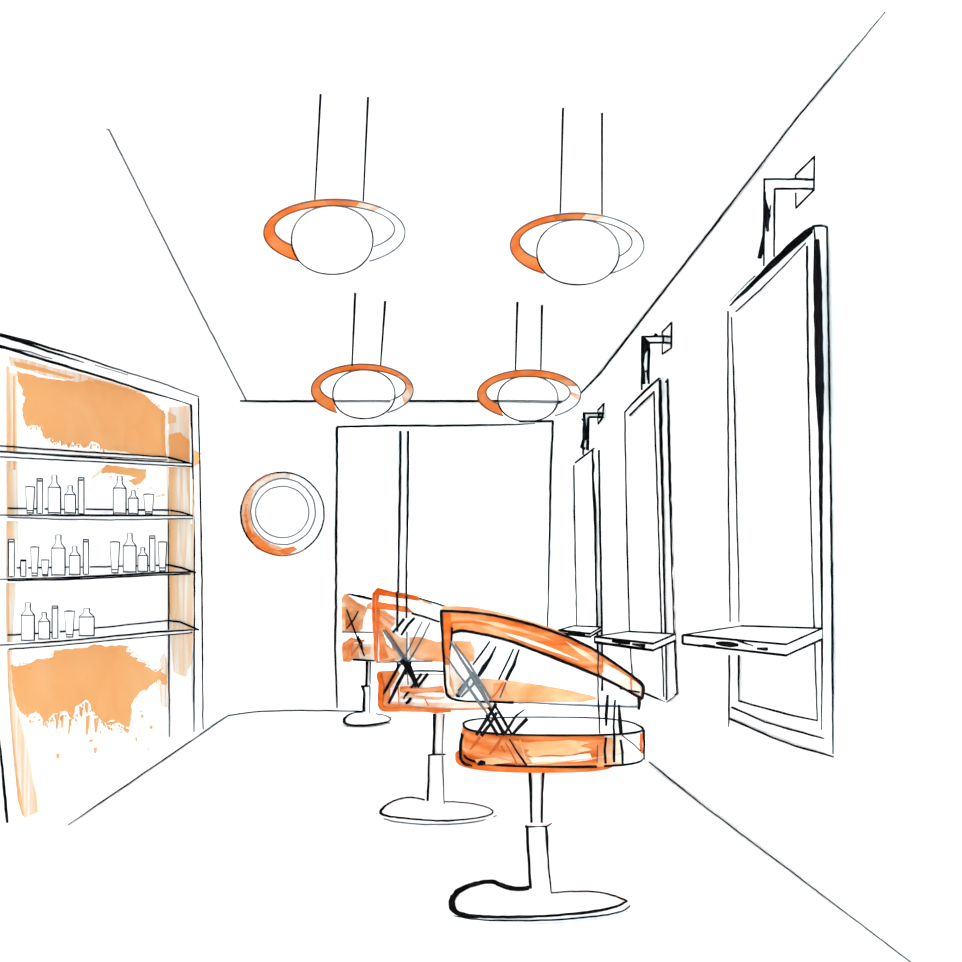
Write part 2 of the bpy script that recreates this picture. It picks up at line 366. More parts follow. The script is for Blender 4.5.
# four shelves
fronts = [[(-12, 451.3), (0, 452), (80, 457), (192, 463.5)], [(-12, 515), (57, 515.3), (110, 515.4), (193, 515.6)], [(-12, 579.3), (8, 579), (69, 577.4), (120, 575), (160, 572.7), (195, 571.8)],
          [(-12, 645.8), (2, 645), (50, 642), (91.5, 638.3), (130, 634.5), (160, 631.5), (198, 629.6)]]
lows = [[(0, 456.8), (80, 461), (150, 464.5), (192, 466.5)], [(8, 517.3), (60, 519.3), (110, 520), (193, 518.6)], [(8, 580.5), (69, 579.5), (120, 577), (160, 575), (190, 574)], [(9, 649.3), (60, 645.5), (126, 639), (192, 632.6)]]
thick = [.025, .022, .014, .02]
def interp(tab, x):
    for i in range(len(tab) - 1):
        if x <= tab[i + 1][0] or i == len(tab) - 2:
            (a, b), (c, d) = tab[i], tab[i + 1]
            return b + (d - b) * (x - a) / (c - a)
shelf_z = []
for k, fr_ in enumerate(fronts):
    tab = [(FPL(*q).y, FPL(*q).z) for q in fr_]
    shelf_z.append(tab)
    ds = [CL + .06 + (6.98 - CL - .06) * i / 150 for i in range(151)]
    rings = []
    for d in ds:
        z = interp(tab, d)
        rings.append([(CABF - .002, d, z), (CABB + .008, d, z), (CABB + .008, d, z - thick[k]), (CABF - .002, d, z - thick[k])])
    sh = MB().loft(rings)
    wd = [1.3, 1.6, 1.4, 1.5][k]
    q = [(x, y, wd * (.7 if x < 50 or x > 165 else 1.1)) for x, y in dense(fr_, 20)]
    ink(sh, q, XP(CABF + .002), wd)
    ink(sh, lows[k], XP(CABF + .002), 1.0 if k != 2 else 1.3, 'ink' if k != 1 else 'pencil')
    if k == 0: ink(sh, [(0, 451), (60, 454.6), (167, 460)], XP(CABF + .002), .9, 'pencil')
    sh.build('shelf', cab, cb)

# ------------------------------------------------------------------ bottles, tubes and tumblers on the shelves
def vessel(kind, x0, x1, yt, yb, row, label, group, squat=False):
    xm = (x0 + x1) / 2
    xw = -1.548
    d = xw * F / (xm - CX)
    r = (x1 - x0) / 2 / F * d; h = (yb - yt) / F * d
    tab = shelf_z[row]
    z = interp(tab, d) + .004 + abs(interp(tab, d + r) - interp(tab, d - r)) / 2
    h = 1 - (yt - CY) / F * d - z
    base = (xw, d, z)
    ry = min(1, .05 / max(r, .001))
    def front_arc(mb, rad, zz, wd=.8):
        bead(mb, [(xw + rad * math.cos(PI * i / 10), d - rad * ry * 1.04 * math.sin(PI * i / 10), z + zz) for i in range(11)], wd)
    def outline(mb, prof, wd=1.15, dy=0):
        pts = [Vector((xw - a, d + dy, z + b)) for a, b in prof]
        lp = [p for p in pts] + [Vector((xw + a, d + dy, z + b)) for a, b in reversed(prof)]
        sub = []
        for i in range(len(lp)):
            a, b = lp[i], lp[(i + 1) % len(lp)]
            sub += line3(a, b, 3)[:-1]
        bead(mb, sub, wd, 'ink', True, .28)
    if kind == 'bottle':
        t = thing('bottle', label, 'bottle', base, group)
        sh_, nk = (.68, .80) if not squat else (.70, .84)
        prof = [(r * .96, 0), (r, .02 * h), (r, sh_ * h), (r * .40, nk * h), (r * .36, .88 * h)]
        b = MB().lathe([(a * .94, b_) for a, b_ in prof], base, sy=ry)
        outline(b, [(r, .002), (r, sh_ * h), (r * .40, nk * h), (r * .36, .88 * h)])
        front_arc(b, r, sh_ * h, .7); front_arc(b, r, .004)
        b.build('body', t, base)
        cprof = [(r * .36, .885 * h), (r * .36, h)]
        c = MB().lathe([(a * .9, b_) for a, b_ in cprof], base, sy=ry); outline(c, cprof, 1.3)
        c.build('cap', t, base)
        return t
    if kind == 'tube':
        prof = [(r, 0), (r, h)]
        t = thing('cosmetic_tube', label, 'tube', base, group)
        b = MB()
        rr = min(r, .011)
        b.prism([(xw - r, d - rr, z), (xw + r, d - rr, z), (xw + r, d - rr, z + h * .93), (xw - r, d - rr, z + h * .93)], (0, 2 * rr, 0))
        outline(b, [(r, .002), (r, h * .93)], .85, -rr - .001); b.build('body', t, base)
        c = MB().prism([(xw - r, d - rr, z + h * .935), (xw + r, d - rr, z + h * .935), (xw + r, d - rr, z + h), (xw - r, d - rr, z + h)], (0, 2 * rr, 0))
        outline(c, [(r, h * .94), (r, h)], .8, -rr - .001); c.build('cap', t, base)
        return t
    prof = [(r * .62, 0), (r, h)]
    b = MB().lathe([(r * .62, 0), (r, h), (r * .9, h), (r * .55, h * .1)], base, sy=ry)
    outline(b, [(r * .62, .001), (r, h)])
    front_arc(b, r * .66, .12 * h); front_arc(b, r * .62, .004); front_arc(b, r, h * .995)
    return tag(b.build('tumbler', None, base), label, 'tumbler', group)
ROWS = {1: 'toiletries on the upper shelf', 2: 'toiletries on the middle shelf', 3: 'toiletries on the lower shelf'}
for kind, x0, x1, yt, yb, row, label in [
    ('tumbler', 26, 34.5, 487, 512, 1, 'white flared tumbler at the left end of the upper bottle row'),
    ('tube', 38, 43.6, 479, 512, 1, 'slim upright white tube between tumbler and tall bottle, upper row'),
    ('bottle', 48.5, 60.5, 475.5, 512, 1, 'tall necked white bottle in the left cluster of the upper row'),
    ('bottle', 65, 75.5, 486, 512, 1, 'short white bottle beside the tall bottle, left cluster of upper row'),
    ('tube', 79, 84.8, 478, 512, 1, 'slim white tube ending the left cluster of the upper row'),
    ('bottle', 113.6, 126, 476.6, 514, 1, 'tall necked white bottle in the right cluster of the upper row'),
    ('bottle', 128.8, 138, 491, 514, 1, 'short white bottle between tall bottle and tumbler, right of upper row'),
    ('tumbler', 144, 153.7, 494.5, 514, 1, 'small flared white tumbler at the right end of the upper row'),
    ('tube', 9.6, 15.5, 539.6, 573, 2, 'tall slim white tube at the left end of the middle row'),
    ('tube', 21.7, 27, 560, 574, 2, 'very short white tube beside the leftmost tube, middle row'),
    ('tumbler', 31, 38.4, 547, 573, 2, 'tall narrow white tumbler before the short one, left of middle row'),
    ('tumbler', 41.6, 48.7, 560, 573.6, 2, 'very short white tumbler just before the tall bottle, middle row'),
    ('bottle', 52, 65, 535.4, 573, 2, 'tall necked white bottle in the left cluster of the middle row'),
    ('bottle', 69.7, 80, 546.4, 573, 2, 'short white bottle after the tall one, left cluster of middle row'),
    ('tube', 84, 89.3, 539.6, 573, 2, 'slim white tube ending the left cluster of the middle row'),
    ('tumbler', 110.5, 119.4, 542, 570.4, 2, 'tall flared white tumbler starting the right cluster of the middle row'),
    ('bottle', 123.5, 136, 533.6, 570.4, 2, 'tall necked white bottle in the right cluster of the middle row'),
    ('bottle', 138.2, 147.5, 548, 570, 2, 'short white bottle after the tall one, right cluster of middle row'),
    ('tube', 150, 155.5, 536, 570, 2, 'tall slim white tube in the right cluster of the middle row'),
    ('tumbler', 158.5, 166.5, 542, 570, 2, 'white tumbler at the right end of the middle row by side panel'),
    ('bottle', 21.7, 34.3, 603, 640, 3, 'tall necked white bottle at the left end of the lowest row'),
    ('bottle', 39, 49.6, 613, 639.5, 3, 'short white bottle second from left in the lowest row'),
    ('tube', 53, 58.8, 606, 639, 3, 'slim white tube in the middle of the lowest row'),
    ('tumbler', 65, 74.3, 611, 638, 3, 'flared white tumbler beside the squat bottle, lowest row'),
    ('bottle', 79.4, 94.2, 608.6, 638, 3, 'wide squat white bottle at the right end of the lowest row')]:
    vessel(kind, x0, x1, yt, yb, row, label, ROWS[row], squat='squat' in label)

# ================================================================== ROUND WALL MIRROR on the back wall
rc = P(282.3, 513.9, BD)
rm = thing('round_mirror', 'round white wall mirror with orange-brushed rim on the back wall', 'mirror', tuple(rc))
k = BD / F
def ring_pts(cx, cy, r, d, n=64, ry=None): return [P(cx + r * math.cos(2 * PI * i / n), cy - (ry or r) * math.sin(2 * PI * i / n), d) for i in range(n)]
fm = MB(); dF = BD - .04
n = 64
o1, o2 = ring_pts(282.4, 513.9, 41.6, dF, n), ring_pts(283, 511.6, 32.5, dF, n, 33)
ob, ib = [p + Vector((0, .038, 0)) for p in o1], [p + Vector((0, .03, 0)) for p in o2]
mats = []
for i in range(n):
    a = math.degrees(2 * PI * (i + .5) / n)
    mats.append('soft' if 95 < a < 150 else 'faint' if 80 < a <= 95 else 'orange' if 150 <= a < 205 else 'ring' if 205 <= a < 292 else 'white')
mats = ['faint' if m_ == 'soft' and i % 5 == 0 else m_ for i, m_ in enumerate(mats)]
fm.add(o1 + o2, [(i, (i + 1) % n, n + (i + 1) % n, n + i) for i in range(n)], ['white' if q == 'ring' else 'faint' if q in ('orange', 'soft') else q for q in mats])
fm.add(o1 + ob, [(i, (i + 1) % n, n + (i + 1) % n, n + i) for i in range(n)], 'white')
fm.add(o2 + ib, [(i, (i + 1) % n, n + (i + 1) % n, n + i) for i in range(n)], 'white')
zr = lambda pts: [(220 + x / 7.4, 450 + y / 7.4) for x, y in pts]
mpl = DP(dF - .002)
blot(fm, zr([(158, 470), (172, 400), (200, 330), (235, 285), (250, 300), (222, 380), (218, 450), (225, 520), (250, 590), (300, 645), (370, 690), (380, 715), (330, 735), (270, 720), (215, 670), (175, 590), (160, 530)]), mpl, (0, .0015, 0), 'soft', .35)
blot(fm, zr([(190, 540), (215, 570), (240, 620), (300, 655), (345, 690), (372, 722), (430, 740), (500, 722), (545, 712), (575, 735), (520, 768), (430, 780), (350, 765), (280, 735), (225, 680), (195, 620)]), DP(dF - .004), (0, .0015, 0), 'ring', .35)
blot(fm, zr([(262, 250), (330, 200), (400, 176), (470, 172), (510, 182), (470, 200), (380, 215), (310, 250), (255, 305), (235, 300)]), mpl, (0, .0015, 0), 'faint', .3)
def arc(cx, cy, r, a0, a1, ry=None, n=40): return [(cx + r * math.cos(math.radians(a0 + (a1 - a0) * i / n)), cy - (ry or r) * math.sin(math.radians(a0 + (a1 - a0) * i / n))) for i in range(n + 1)]
blot(fm, zr([(175, 470), (185, 400), (205, 400), (196, 470), (210, 540), (235, 600), (215, 590), (185, 530)]), DP(dF - .003), (0, .0015, 0), 'orange', .3)
blot(fm, zr([(240, 600), (300, 652), (372, 696), (440, 716), (470, 728), (400, 735), (350, 715), (270, 660)]), DP(dF - .003), (0, .0015, 0), 'soft', .3)
ipl2 = DP(dF - .006)
ink(fm, arc(282.4, 513.9, 41.7, -58, 98), ipl2, 1.2); ink(fm, arc(282.4, 513.9, 41.7, 96, 170), ipl2, 1.2, 'brown'); ink(fm, arc(282.4, 513.9, 41.7, 168, 225), ipl2, 1.4); ink(fm, arc(282.4, 513.9, 41.8, 222, 303), ipl2, 1.0, 'brown')
ink(fm, arc(283, 511.6, 32.3, 0, 360, 33), ipl2, .8, 'pencil')
fm.build('frame', rm, rc)
g = MB(); c0 = ring_pts(282.4, 512, 33.2, BD - .018, n, 33.5)
g.prism(c0, (0, .016, 0)); ink(g, arc(282.3, 512, 26.6, 0, 360, 25.7), DP(BD - .022), .75, 'pencil')
g.build('mirror_glass', rm, rc)

# ================================================================== PENDANT LAMPS
def pendant(label, outer, inner, globe, rods, tones, a0=240, a1=-60, b0=225, b1=-49):
    rod_d = []
    for (xa, ya, xb, yb) in rods: rod_d.append((KA - 1) / ((CY - ya) / F - KB))
    dn = sum(rod_d) / 2
    cx, cy, a, b = outer
    d0 = dn / (1 - a / F * .85)
    top = P(cx, rods[0][1], dn)
    t = thing('pendant_lamp', label, 'lamp', (P(cx, cy, d0).x, d0, kz(d0)), 'ring pendant lamps under the ceiling')
    base = t.location
    rho = a * d0 / F
    def pt(e, th, f):
        ex, ey, ea, eb = e
        return P(ex + ea * math.cos(th), ey - eb * math.sin(th), d0 - rho * f * math.sin(th))
    rg = MB(); N_ = 72
    ths = [math.radians(a0 + (a1 - a0) * i / N_) for i in range(N_ + 1)]
    O = [pt(outer, th, 1) for th in ths]; I = [pt(inner, math.radians(b0 + (b1 - b0) * i / N_), inner[2] / a) for i in range(N_ + 1)]
    up = Vector((0, 0, .004))
    fs, ms = [], []
    for i in range(N_):
        deg = math.degrees(ths[i])
        mt = 'white'
        for lo, hi, m_ in tones:
            if lo <= deg < hi: mt = m_
        fs.append((i, i + 1, N_ + 1 + i + 1, N_ + 1 + i)); ms.append(mt)
    m0 = len(O) * 2
    vs = O + I + [p + up for p in O] + [p + up for p in I]
    q = N_ + 1
    fs2 = [(2 * q + i, 2 * q + i + 1, 3 * q + i + 1, 3 * q + i) for i in range(N_)]
    fs3 = [(i, i + 1, 2 * q + i + 1, 2 * q + i) for i in range(N_)] + [(q + i, q + i + 1, 3 * q + i + 1, 3 * q + i) for i in range(N_)] + [(0, q, 3 * q, 2 * q), (N_, q + N_, 3 * q + N_, 2 * q + N_)]
    rg.add(vs, fs + fs2 + fs3, ms + ms + ms + ms + [ms[0], ms[-1]])
    def edge(e, f, s, t_, col):
        pp = []; ww = []
        for i in range(61):
            th = s + (t_ - s) * i / 60
            pp.append(pt(e, math.radians(th), f) + Vector((0, -.002, -.001)))
        bead(rg, pp, 1.05, col)
    for lo, hi, m_ in tones:
        if m_ == 'ring':
            edge(outer, 1, min(hi, a0), lo, 'brown'); edge(inner, inner[2] / a, min(hi, b0), lo, 'brown')
    lo_all = min(l for l, h, m_ in tones if m_ == 'ring')
    edge(outer, 1, 190, a1, 'pencil'); edge(inner, inner[2] / a, lo_all, b1, 'pencil'); edge(inner, inner[2] / a, b0, 188, 'pencil')
    rg.build('ring', t, base)
    gl, gr, gt, gb = globe
    gc = P((gl + gr) / 2, (gt + gb) / 2, d0); rx = (gr - gl) / 2 * d0 / F; rz = (gb - gt) / 2 * d0 / F
    gm = MB()
    gm.lathe([(rx * math.sin(PI * i / 20) + 1e-4, -rz * math.cos(PI * i / 20)) for i in range(21)], gc, 'glass', 32)
    gm.build('globe', t, base)
    hp = MB()
    pp = []
    for i in range(80):
        th = 2 * PI * i / 80
        s_, c_ = math.sin(th), math.cos(th)
        pp.append(gc + Vector((rx * 1.005 * math.copysign(abs(c_) ** .95, c_), 0, rz * 1.005 * math.copysign(abs(s_) ** .95, s_))))
    bead(hp, pp, 1.25, 'ink', True, .3)
    hp.build('globe_hoop', t, base)
    for (xa, ya, xb, yb), d in zip(rods, rod_d):
        rb = MB(); A = P(xa, ya, d); Bq = P(xb, yb, d)
        A.z = min(A.z, kz(d) - .001)
        n_ = 12; pts = line3(A, Bq, n_); ww = []
        ww = [2.5 - .8 * i / n_ for i in range(n_ + 1)]
        rb.tube(pts, [x * .5 * dn / F for x in ww], 'ink')
        rb.build('rod', t, base)
    return t
pendant('large ring pendant lamp with globe, nearer pair, away from mirrors', (334.4, 232.5, 70.6, 33), (334.5, 229, 60, 23.2), (291.7, 372.7, 206, 274.2),
        [(320.6, 94, 314.6, 203), (368, 97, 363.2, 202)], [(100, 241, 'ring'), (72, 100, 'orange'), (52, 72, 'ring_pale')])
pendant('large ring pendant lamp with globe, nearer pair, towards the mirrors', (577, 245.5, 66.8, 32.2), (575.6, 242, 56.2, 22.4), (537, 619, 220, 284.6),
        [(563, 108, 560.2, 216), (602, 113, 602, 217)], [(112, 241, 'ring'), (85, 112, 'orange'), (66, 85, 'ring_pale'), (25, 31, 'ring_pale')], b1=-41)
pendant('small far ring pendant lamp nearest the round mirror, fully orange ring', (362.3, 390, 51, 26), (363, 387, 42.8, 17.2), (333, 394.8, 370, 418.5),
        [(355.2, 293, 352, 366), (385.2, 301, 380.5, 366.5)], [(40, 241, 'ring'), (10, 40, 'orange'), (-32, 10, 'ring_pale')])
pendant('small far ring pendant lamp closest to the row of mirrors', (529, 394.4, 51.8, 24.6), (528, 392.5, 42, 16), (498, 557.8, 376, 421.3),
        [(517.4, 302, 515.4, 371), (542, 305, 540.8, 371)], [(52, 241, 'ring'), (22, 52, 'orange'), (-12, 0, 'ring_pale')])

# ================================================================== WALL MIRRORS
def wall_mirror(label, outer, inner, back, strokes, off=.036):
    c = RW(0)(*back[2]); base = (c.x, c.y + .1, c.z)
    t = thing('wall_mirror', label, 'mirror', base, 'tall framed mirrors on the right wall')
    fp, wp, gp = RW(off), RW(.001), RW(off - .012)
    o, i_, bk = [fp(*q) for q in outer], [fp(*q) for q in inner], [wp(*q) for q in back]
    ii = [p + Vector((.014, 0, 0)) for p in i_]
    mb = MB()
    vs = o + i_ + bk + ii
    fs = []
    for q in range(4):
        r = (q + 1) % 4
        fs += [(q, r, 4 + r, 4 + q), (q, r, 8 + r, 8 + q), (4 + q, 4 + r, 12 + r, 12 + q)]
    mb.add(vs, fs, 'white')
    ip = RW(off + .003); iw = RW(.006)
    for pts, where, wd in strokes:
        ink(mb, pts, ip if where == 'f' else iw, wd)
    mb.build('frame', t, base)
    MB().prism([p + Vector((.008, 0, 0)) for p in i_], (.006, 0, 0)).build('mirror_glass', t, base)
    return t
wall_mirror('largest black-edged tall wall mirror, nearest of three above the widest ledge',
    [(728.5, 307), (815, 228), (822.5, 738), (729.5, 708)], [(733, 313), (806.5, 245), (817, 720), (739, 700.5)], [(728.5, 307), (827, 226.5), (833, 757), (729.5, 718)],
    [([(728, 311, 1.6), (728, 400, 1.7), (728.5, 500, 1.5), (729.5, 580, 1.5), (730, 622, 1.0)], 'f', 1.5), ([(729.3, 655, 2.0), (729.2, 700, 1.9), (729, 719, 1.4), (728.6, 727, .6)], 'f', 1.8),
     ([(731.3, 317, 1.3), (734.5, 400, 1.7), (736.5, 500, 1.6), (738.5, 575, 1.4), (739, 622, .9)], 'f', 1.4), ([(738.8, 655, 2.0), (738.6, 680, 1.8), (738.8, 700.5, 1.3)], 'f', 1.8),
     ([(730, 305.5, 1.2), (739, 296.5, 3.2), (752, 284.5, 5.4), (767, 269.5, 6.4), (783, 254.5, 7.4), (797, 241.8, 8.2), (808, 232.5, 8.6), (812, 229.5, 7)], 'f', 2),
     ([(729, 302, .5), (742, 288, .8), (755, 276, 1.2)], 'f', 1),
     ([(736, 311.5, 1.4), (760, 290, 1.6), (785, 265, 1.5), (805.5, 243, 1.0)], 'f', 1.5),
     ([(807, 246, 2.2), (807.6, 330, 2.2), (808.5, 400, 1.7), (811, 520, 1.5), (813, 600, 1.5), (815, 660, 1.2), (817.3, 720.5, .9)], 'f', 1.5),
     ([(816.6, 240, 5.0), (817.6, 280, 7.8), (818.4, 330, 8.4), (819.4, 380, 8.6), (820.2, 410, 7.4), (820.6, 440, 4.8), (821, 520, 2.8), (822, 600, 2.2), (822, 660, 1.8), (821.6, 730, 1.0)], 'f', 2),
     ([(813, 226, 1.8), (821, 225.4, 1.8), (826.5, 227, 1.8)], 'w', 1.8), ([(814, 227, 1.2), (815, 240, 1.6)], 'f', 1.4),
     ([(827, 227, 1.8), (828, 300, 1.8), (829.5, 400, 1.9), (831, 500, 2.0), (832.2, 600, 2.4), (832.6, 680, 1.8), (833, 754, 1.1)], 'w', 1.8),
     ([(738.8, 700.8, 1.9), (760, 707, 1.6), (786, 714, 2.0), (817, 720.5, 1.3)], 'f', 1.7),
     ([(732, 707.5, 1.9), (745, 713, 1.8), (765, 722, 2.0), (790, 729.5, 2.0), (824, 738.5, 1.2)], 'f', 1.8),
     ([(729, 718.5, 2.0), (750, 727.5, 1.8), (770, 736.5, 1.9), (795, 746, 2.0), (815, 751.5, 1.9), (833.5, 757, 1.1)], 'w', 1.8)])
wall_mirror('middle tall black-edged wall mirror over the second ledge',
    [(625, 412), (659.5, 379), (666, 702), (631.5, 684)], [(630, 416), (654, 391), (663.5, 698), (632, 680)], [(625, 412), (667.5, 380), (677.5, 693), (632, 690)],
    [([(625, 412, 1.7), (626, 480, 1.8), (627.5, 560, 1.8), (630, 640, 1.4), (632, 672, 1.2), (632.3, 684, 1)], 'f', 1.7),
     ([(625, 412, 1.5), (632, 404, 1.9), (645, 391, 2.0), (659, 378.5, 2.2)], 'f', 1.9), ([(630, 415.3, 2.0), (642, 403, 1.8), (654, 391.5, 1.3)], 'f', 1.8),
     ([(654, 391.5, 1.9), (655.5, 440, 1.9), (657.8, 500, 1.8), (660, 580, 1.8), (662, 640, 1.6), (663.8, 697, 1.3)], 'f', 1.8),
     ([(660, 380, 3.0), (660.6, 420, 3.4), (661.5, 460, 3.0), (663, 520, 2.2), (664.5, 600, 2.0), (666, 660, 1.7), (666.5, 700, 1.5)], 'f', 2.5),
     ([(659.5, 379.5, 3), (662, 383, 4.2), (664.5, 384, 4.0), (666.5, 381.5, 2.2), (667.5, 379, 1)], 'w', 2),
     ([(667.5, 379.5, 2.2), (668.6, 430, 2.2), (670.2, 500, 2.1), (672.5, 580, 2.0), (675, 650, 1.8), (677, 693, 1.3)], 'w', 2),
     ([(645, 693.5, 1.7), (655, 697.5, 1.8), (666.5, 701.5, 1.8), (677.5, 693, 1.5)], 'w', 1.7)])
wall_mirror('smallest tall wall mirror, farthest of three next to the glass door',
    [(574.5, 463), (593.5, 449.5), (599, 712), (578.5, 690)], [(575, 466), (592, 454), (596.5, 706), (580, 688)], [(574.5, 463), (599, 450), (603, 705), (578.5, 694)],
    [([(574, 465, 1.8), (574.8, 520, 1.9), (576, 580, 1.8), (577, 627, 1.2)], 'f', 1.8), ([(575.5, 462.5, 1.8), (584, 456, 1.9), (594, 448.3, 1.6)], 'f', 1.8),
     ([(593, 450, 2.6), (593.8, 490, 3.4), (595, 520, 2.4), (596, 580, 1.8), (597.5, 640, 1.8), (599, 712, 1.4)], 'f', 2), ([(599, 450, 2.0), (600, 520, 2.0), (601, 580, 1.9), (602, 640, 1.8), (602.8, 695, 1.5)], 'w', 2)], .03)

# ledges under the mirrors (slightly tilted slabs standing off the mirror)
def ledge(label, A, B, Cc, D, th, dA, dB, dC, dD, strokes, extra=()):
    pts = [P(*A, dA), P(*B, dB), P(*Cc, dC), P(*D, dD)]
    base = (pts[0] + pts[1]) / 2
    s = MB(); s.prism(pts, (0, 0, -th))
    o3 = [p + Vector((0, -.002, .002)) for p in pts]; lo = [p + Vector((0, -.002, -th)) for p in pts]
    rails_ = [(o3[0], o3[1], strokes[0]), (o3[1], o3[2], strokes[1]), (o3[2], o3[3], strokes[2]), (o3[3], o3[0], strokes[3]), (lo[1], lo[2], strokes[4]), (lo[2], lo[3], strokes[5]), (o3[3], lo[3], strokes[6])]
    for a, b, wd in rails_: bead(s, line3(a, b, 10), wd)
    for pts_, d in extra: ink(s, pts_, DP(d), 2, jit=.6)
    return tag(s.build('styling_shelf', None, base), label, 'shelf', 'ledges under the wall mirrors')
def rwd(px, off): return (WA - off) / ((px - CX) / F - WB)
ledge('widest white ledge slab in front of the nearest mirror', (741, 626.5), (822, 629), (786, 645), (683, 635.5), .033,
      rwd(741, .056), rwd(822, .056), 3.18, 3.98, (1.9, 1.9, 2.2, 1.6, 1.9, 2.2, 3.4),
      [([(716, 643, 2), (722, 643.5, 4.5), (730, 644, 5), (738, 645, 2.5)], 3.5), ([(738, 640.5, 2.0), (752, 645, .9), (757, 648, 2)], 3.4), ([(757, 648.5, 2), (765, 649.6, 3.4), (775, 649, 3.2)], 3.3), ([(698, 646.5, 1.5), (705, 645.6, 2.6), (715, 646.4, 1.8)], 3.6)])
ledge('middle white ledge slab in front of the second mirror', (629, 632), (675, 634.5), (653, 644), (595, 637), .032,
      rwd(629, .062), rwd(675, .062), 5.05, 6.1, (1.9, 1.8, 2.0, 1.8, 2.0, 2.6, 2.6), [([(612, 641, 2), (620, 641.5, 4.6), (630, 643.5, 2.2)], 5.3), ([(632, 644, 1.5), (645, 646, 3.4)], 5.0)])
ledge('smallest white ledge slab in front of the farthest mirror', (574, 626.3), (601, 627.5), (590, 634), (559, 630.5), .02,
      rwd(574, .07), rwd(601, .07), 6.95, 7.9, (1.8, 1.6, 2.2, 2.0, 1.8, 2.4, 2.0), [([(568, 632.5, 1.5), (578, 633.5, 2.6), (585, 634.5, 1.6)], 6.9)])

# ================================================================== WALL LAMPS above the mirrors
def wall_lamp(label, plate, arm, drop, wd, blobs):
    wp = RW(.002)
    pts = [RW(.015)(*q) for q in plate]
    base = sum(pts, Vector()) / 4; base.x += .0
    dc = base.y
    t = thing('wall_lamp', label, 'lamp', tuple(base), 'bracket lamps above the wall mirrors')
    pm = MB().prism(pts, (.012, 0, 0))
    q3 = [p + Vector((-.002, 0, 0)) for p in pts]
    for yy in (arm[2], arm[3]): ink(pm, [(plate[0][0] - 4, yy), (plate[1][0] - .8, yy + .3)], RW(.022), wd)
    for i in range(4): bead(pm, line3(q3[i], q3[(i + 1) % 4], 6), wd * (1.0 if i else 1.1))
    pm.build('wall_plate', t, base)
    (xa, xb, yt, yb) = arm; (x0, x1, y0, y1) = drop
    d1 = dc - .016
    am = MB().prism([P(x0, yt, d1), P(xb, yt, d1), P(xb, yb, d1), P(x0, yb, d1)], (0, .032, 0))
    ipl_ = DP(d1 - .003)
    ink(am, [(x0 - .8, yt, wd), (xb, yt - .3, wd * 1.1)], ipl_, wd); ink(am, [(x1, yb, wd * 1.2), (xb + .5, yb - .2, wd)], ipl_, wd)
    if label[:7] != 'largest': ink(am, [(plate[0][0] + .3, yt - 1), (plate[0][0] + .3, yb + 1)], DP(d1 - .007), wd)
    am.build('arm', t, base)
    dm = MB().prism([P(x0, yb, d1), P(x1, yb, d1), P(x1, y1 - (x1 - x0) * .9, d1), P(x0, y1, d1)], (0, .032, 0))
    ink(dm, [(x0, yt, wd * 1.1), (x0 - .5, y1, wd)], ipl_, wd); ink(dm, [(x1, yb, wd * 1.2), (x1 - .4, y1 - (x1 - x0) * .9, wd)], ipl_, wd)
    for b in blobs: ink(dm, b, DP(d1 - .006), 2, jit=.5)
    dm.build('lamp_head', t, base)
wall_lamp('largest black-lined bracket lamp, above the nearest mirror', [(796, 175), (815, 156.5), (814.5, 190), (796.5, 208)], (763, 812, 179.2, 188.8), (764.2, 774.6, 179.2, 266), 1.7,
    [[(764.5, 192, 2.6), (765, 200, 3.4), (766.5, 208, 5.6), (767.5, 215, 6.8), (767, 222, 4.5), (768, 231, 2.2)], [(764, 222, 2.2), (763.5, 235, 2.6), (762, 247, 4.2), (759.5, 258, 4.4)], [(771, 205, 1), (769, 215, 1.5), (768, 232, 1)]])
wall_lamp('middle bracket lamp with dark scribbled stem above the second mirror', [(662.8, 332), (672, 322.5), (671.6, 348), (662.8, 354)], (641, 671, 336.5, 342.8), (642.2, 649, 337, 390), 1.7,
    [[(643, 338, 3.4), (645.5, 342, 7), (646, 348, 6.5), (643.5, 354, 3.2), (642.5, 365, 2.2)], [(648.8, 344, 2.6), (649, 360, 2.6), (648.6, 372, 2.2), (649, 384, 1.6)], [(642.5, 362, 2), (643.3, 374, 3.8), (643.5, 384, 3.8)], [(645, 372, 1.2), (647.5, 369.5, 2), (648.5, 380, 2.6)], [(655, 336, 2.4), (656.2, 334, 3.2)]])
wall_lamp('smallest bracket lamp above the farthest mirror', [(598.4, 410), (604.2, 403.5), (602.6, 418), (598.4, 424)], (583, 602, 413.2, 417.2), (583.6, 588.6, 413.5, 455), 1.7,
    [[(584, 414, 2.6), (584.5, 424, 3.4), (585, 432, 4.6), (585.5, 440, 3.2)], [(582, 418.5, 2.4), (584, 421, 2)], [(583.5, 440, 2.6), (582, 447.5, 3.2), (585, 449, 2.5)], [(588, 418, 1.6), (588, 432, 2.2), (587, 450, 1.8)]])

